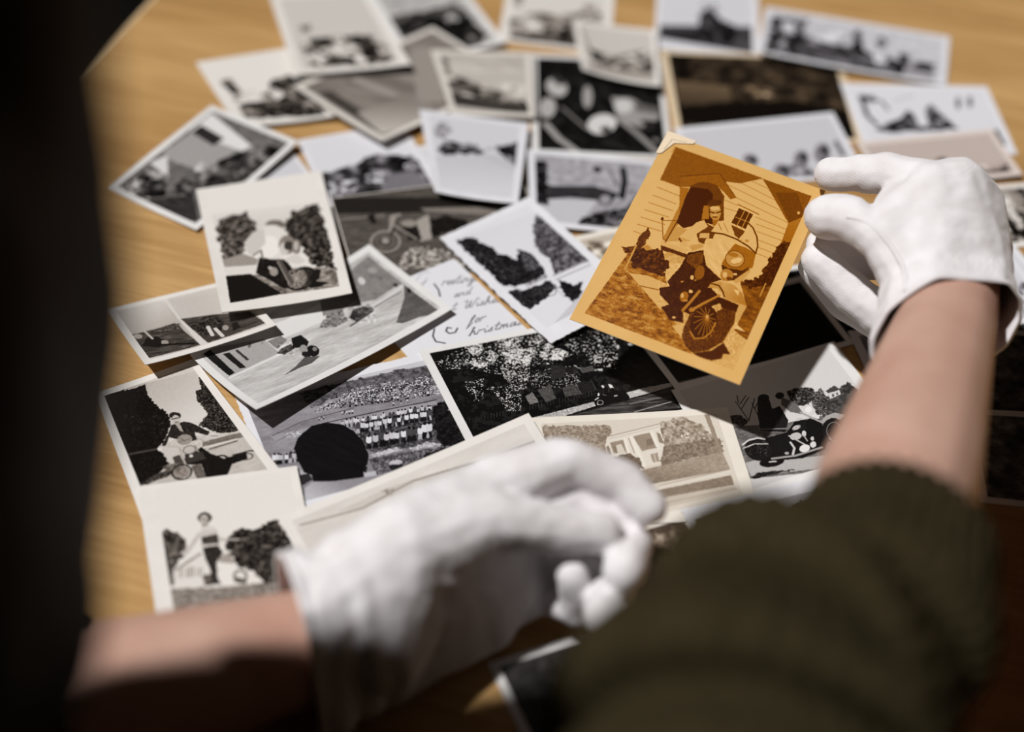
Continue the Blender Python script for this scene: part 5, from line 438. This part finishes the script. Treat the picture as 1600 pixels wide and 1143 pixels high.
# gloves
def glove(name, H, cut, axis, label, fold=1.0):
    bm = bmesh.new()
    for k in H:
        if k in ('palm', 'web', 'wrist', 'heel'): hullpts(bm, M4(H[k]))
        else: chain(bm, M4(H[k]))
    me = remeshed(name, bm, .0014, 5, .5)
    n = len(me.vertices); co = np.zeros(n*3, np.float32); me.vertices.foreach_get('co', co); co = co.reshape(-1, 3); no = np.zeros(n*3, np.float32); me.vertices.foreach_get('normal', no); no = no.reshape(-1, 3)
    # loose cloth: soft folds, stronger near the wrist
    a = np.array(axis); c0 = np.array(W(cut)); t = (co-c0)@a
    f = (fbm(co[:, 0]*70+co[:, 2]*30, co[:, 1]*70-co[:, 2]*40, 4, 2)-.5)*.0018+(fbm(co[:, 0]*160, co[:, 1]*160+co[:, 2]*120, 8, 2)-.5)*.0008
    k = np.clip(1-np.abs(t)/.05, 0, 1); f = f+fold*k*.0022*np.sin(t*420+fbm(co[:, 0]*40, co[:, 1]*40, 2)*9)*.6+np.clip(1-np.abs(t)/.012, 0, 1)*.0012
    co = co+no*f[:, None]; me.vertices.foreach_set('co', co.ravel())
    b = bmesh.new(); b.from_mesh(me)
    bmesh.ops.bisect_plane(b, geom=b.verts[:]+b.edges[:]+b.faces[:], plane_co=W(cut), plane_no=-Vector(axis), clear_outer=True)
    rim = [e for e in b.edges if e.is_boundary]
    r = bmesh.ops.extrude_edge_only(b, edges=rim); nv = [v for v in r['geom'] if isinstance(v, bmesh.types.BMVert)]
    cc = sum((v.co for v in nv), Vector())/max(1, len(nv))
    for v in nv: v.co += (v.co-cc).normalized()*.0009-Vector(axis)*.0006
    r = bmesh.ops.extrude_edge_only(b, edges=[e for e in r['geom'] if isinstance(e, bmesh.types.BMEdge)]); nv = [v for v in r['geom'] if isinstance(v, bmesh.types.BMVert)]
    for v in nv: v.co += -Vector(axis)*.0028
    r = bmesh.ops.extrude_edge_only(b, edges=[e for e in r['geom'] if isinstance(e, bmesh.types.BMEdge)]); nv = [v for v in r['geom'] if isinstance(v, bmesh.types.BMVert)]
    for v in nv: v.co += -(v.co-cc).normalized()*.0016
    b.to_mesh(me); b.free()
    o = link(name, me, GLOVE, person); o['label'] = label; return o
rax = (Vector(rw[:3])-Vector(re_[:3])).normalized(); lax = (Vector(lw[:3])-Vector(le[:3])).normalized()
CRX = Vector((.9986, .0364, .0377))
rg = glove('glove', Bd['RH'], Bd['RHcut'], (rax-CRX*.62).normalized(), 'white cotton glove on the hand raising the sepia photo', .25)
glove('glove', Bd['LH'], Bd['LHcut'], lax, 'white cotton glove pinching low over the pile')
bpy.context.view_layer.update()
sp = []
inv = rg.matrix_world.inverted()
for p in Bd['seam']:
    ok, loc, nrm_, _ = rg.closest_point_on_mesh(inv @ W(p[:3])); sp.append(rg.matrix_world @ (loc-nrm_*.0006))
cu = bpy.data.curves.new('seam', 'CURVE'); cu.dimensions = '3D'; cu.bevel_depth = .0013; cu.bevel_resolution = 3
spn = cu.splines.new('NURBS'); spn.points.add(len(sp)-1); spn.order_u = 3; spn.use_endpoint_u = True
for q_, p in zip(spn.points, sp): q_.co = (*p, 1)
so = bpy.data.objects.new('tmp', cu); COL.objects.link(so); dg = bpy.context.evaluated_depsgraph_get(); me = bpy.data.meshes.new_from_object(so.evaluated_get(dg), depsgraph=dg)
bpy.data.objects.remove(so); me.materials.clear(); link('seam', me, GLOVE, rg)
# sweater: torso shell plus two pushed-up sleeves
def tube(bm, path, nseg=72, rib=0.0, ribn=34, axis=None):
    rings = []; up0 = Vector((0, 0, 1))
    for i, (p, r, rb) in enumerate(path):
        a = axis[max(0, i-1)] if axis else path[max(0, i-1)][0]; c = axis[min(len(path)-1, i+1)] if axis else path[min(len(path)-1, i+1)][0]; t = (c-a).normalized(); x = t.cross(up0).normalized(); y = x.cross(t)
        rings.append([bm.verts.new(p+(x*math.cos(k*2*math.pi/nseg)+y*math.sin(k*2*math.pi/nseg))*(r+rb*math.cos(k*2*math.pi/nseg*ribn))) for k in range(nseg)])
    for A_, B_ in zip(rings[:-1], rings[1:]):
        for k in range(nseg): bm.faces.new((A_[k], A_[(k+1) % nseg], B_[(k+1) % nseg], B_[k]))
    return rings
def spline(P, n):
    out = []; P = [2*P[0]-P[1]]+P+[2*P[-1]-P[-2]]
    for i in range(1, len(P)-2):
        for k in range(n):
            t = k/n; a, b, c, d = P[i-1:i+3]; out.append(.5*((2*b)+(c-a)*t+(2*a-5*b+4*c-d)*t*t+(3*b-a-3*c+d)*t**3))
    out.append(P[-2]); return out
def sleeve(bm, ctl, fold, r_end):
    pts = spline([Vector((p[0], p[1], p[2])) for p in ctl], 30); rr = [v.x for v in spline([Vector((p[3], 0, 0)) for p in ctl], 30)]; L = [0]
    for a, b in zip(pts[:-1], pts[1:]): L.append(L[-1]+(b-a).length)
    path = []
    for i, p in enumerate(pts):
        s = L[i]/L[-1]; k = max(0, min(1, (s-.15)/.2))*max(0, min(1, (.95-s)/.12)); w = 2*abs(math.sin(L[i]/.0125+.3*math.sin(L[i]*45)))**.7-1
        tt = (pts[min(i+1, len(pts)-1)]-pts[max(i-1, 0)]).normalized()
        path.append((p-tt*fold*1.5*k*(w+1)*.5, rr[i]+fold*k*w, .0016*max(0, min(1, (s-.5)/.2))))
    t = (pts[-1]-pts[-2]).normalized(); rc_ = rr[-1]
    path.append((pts[-1]+t*.002, rc_-.0015, .001)); path.append((pts[-1]+t*.001, rc_-.004, 0)); path.append((pts[-1]-t*.02, r_end, 0))
    tube(bm, path, 170, axis=pts+[pts[-1]+t*.002*j for j in (1, 2, 3)])
bm = bmesh.new()
hullpts(bm, [(rs[0], rs[1], rs[2], .066), (ls[0], ls[1], ls[2], .066), (nb[0], nb[1], nb[2]-.03, .066), (-.17, -.06, TZ+.05, .128)])
hullpts(bm, [(-.10, -.07, TZ+.03, .115), (-.24, -.06, TZ+.03, .115), (-.10, -.16, TZ-.2, .122), (-.24, -.16, TZ-.2, .122)])
chain(bm, [(nb[0], nb[1], nb[2]-.01, .062), (nb[0], nb[1]+.02, nb[2]+.02, .060)])
me = remeshed('sweater', bm, .006, 5); bm = bmesh.new(); bm.from_mesh(me)
sl = M4(Bd['Rsl'])
sleeve(bm, [(*rs[:3], .064), lerp4((*rs[:3], .064), sl[0], .5), sl[0], sl[1], sl[2]], .0125, .031)
sleeve(bm, [(*ls[:3], .062), lerp4((*ls[:3], .060), (*le[:3], .056), .5), (*le[:3], .056), lerp4((*le[:3], .050), (*lw[:3], .040), .10)], .0045, .036)
bmesh.ops.recalc_face_normals(bm, faces=bm.faces[:]); bm.to_mesh(me); bm.free()
sw = link('sweater', me, KNIT, person); sw['label'] = 'olive ribbed knit sweater with pushed-up sleeves'
bm = bmesh.new()
hullpts(bm, [(-.10, -.16, TZ-.22, .118), (-.24, -.16, TZ-.22, .118)])
for s in (-1, 1):
    hipx = -.17+s*.09; chain(bm, [(hipx, -.16, TZ-.22, .096), (hipx+s*.04, .25, TZ-.22, .072), (hipx+s*.05, .22, .09, .056)])
link('trousers', remeshed('trousers', bm, .007, 4), TROUS, person)
# the stool that carries the person
stool = empty('stool', (-.17, -.16, 0)); tag(stool, 'dark stool under the seated person', 'stool')
sz = TZ-.345
boxmesh('seat', STEEL, stool, -.36, .02, -.34, .02, sz-.03, sz, bevel=.006)
for x in (-.34, -.03):
    for y in (-.32, -.03): boxmesh('leg', STEEL, stool, x, x+.03, y, y+.03, 0, sz-.03)
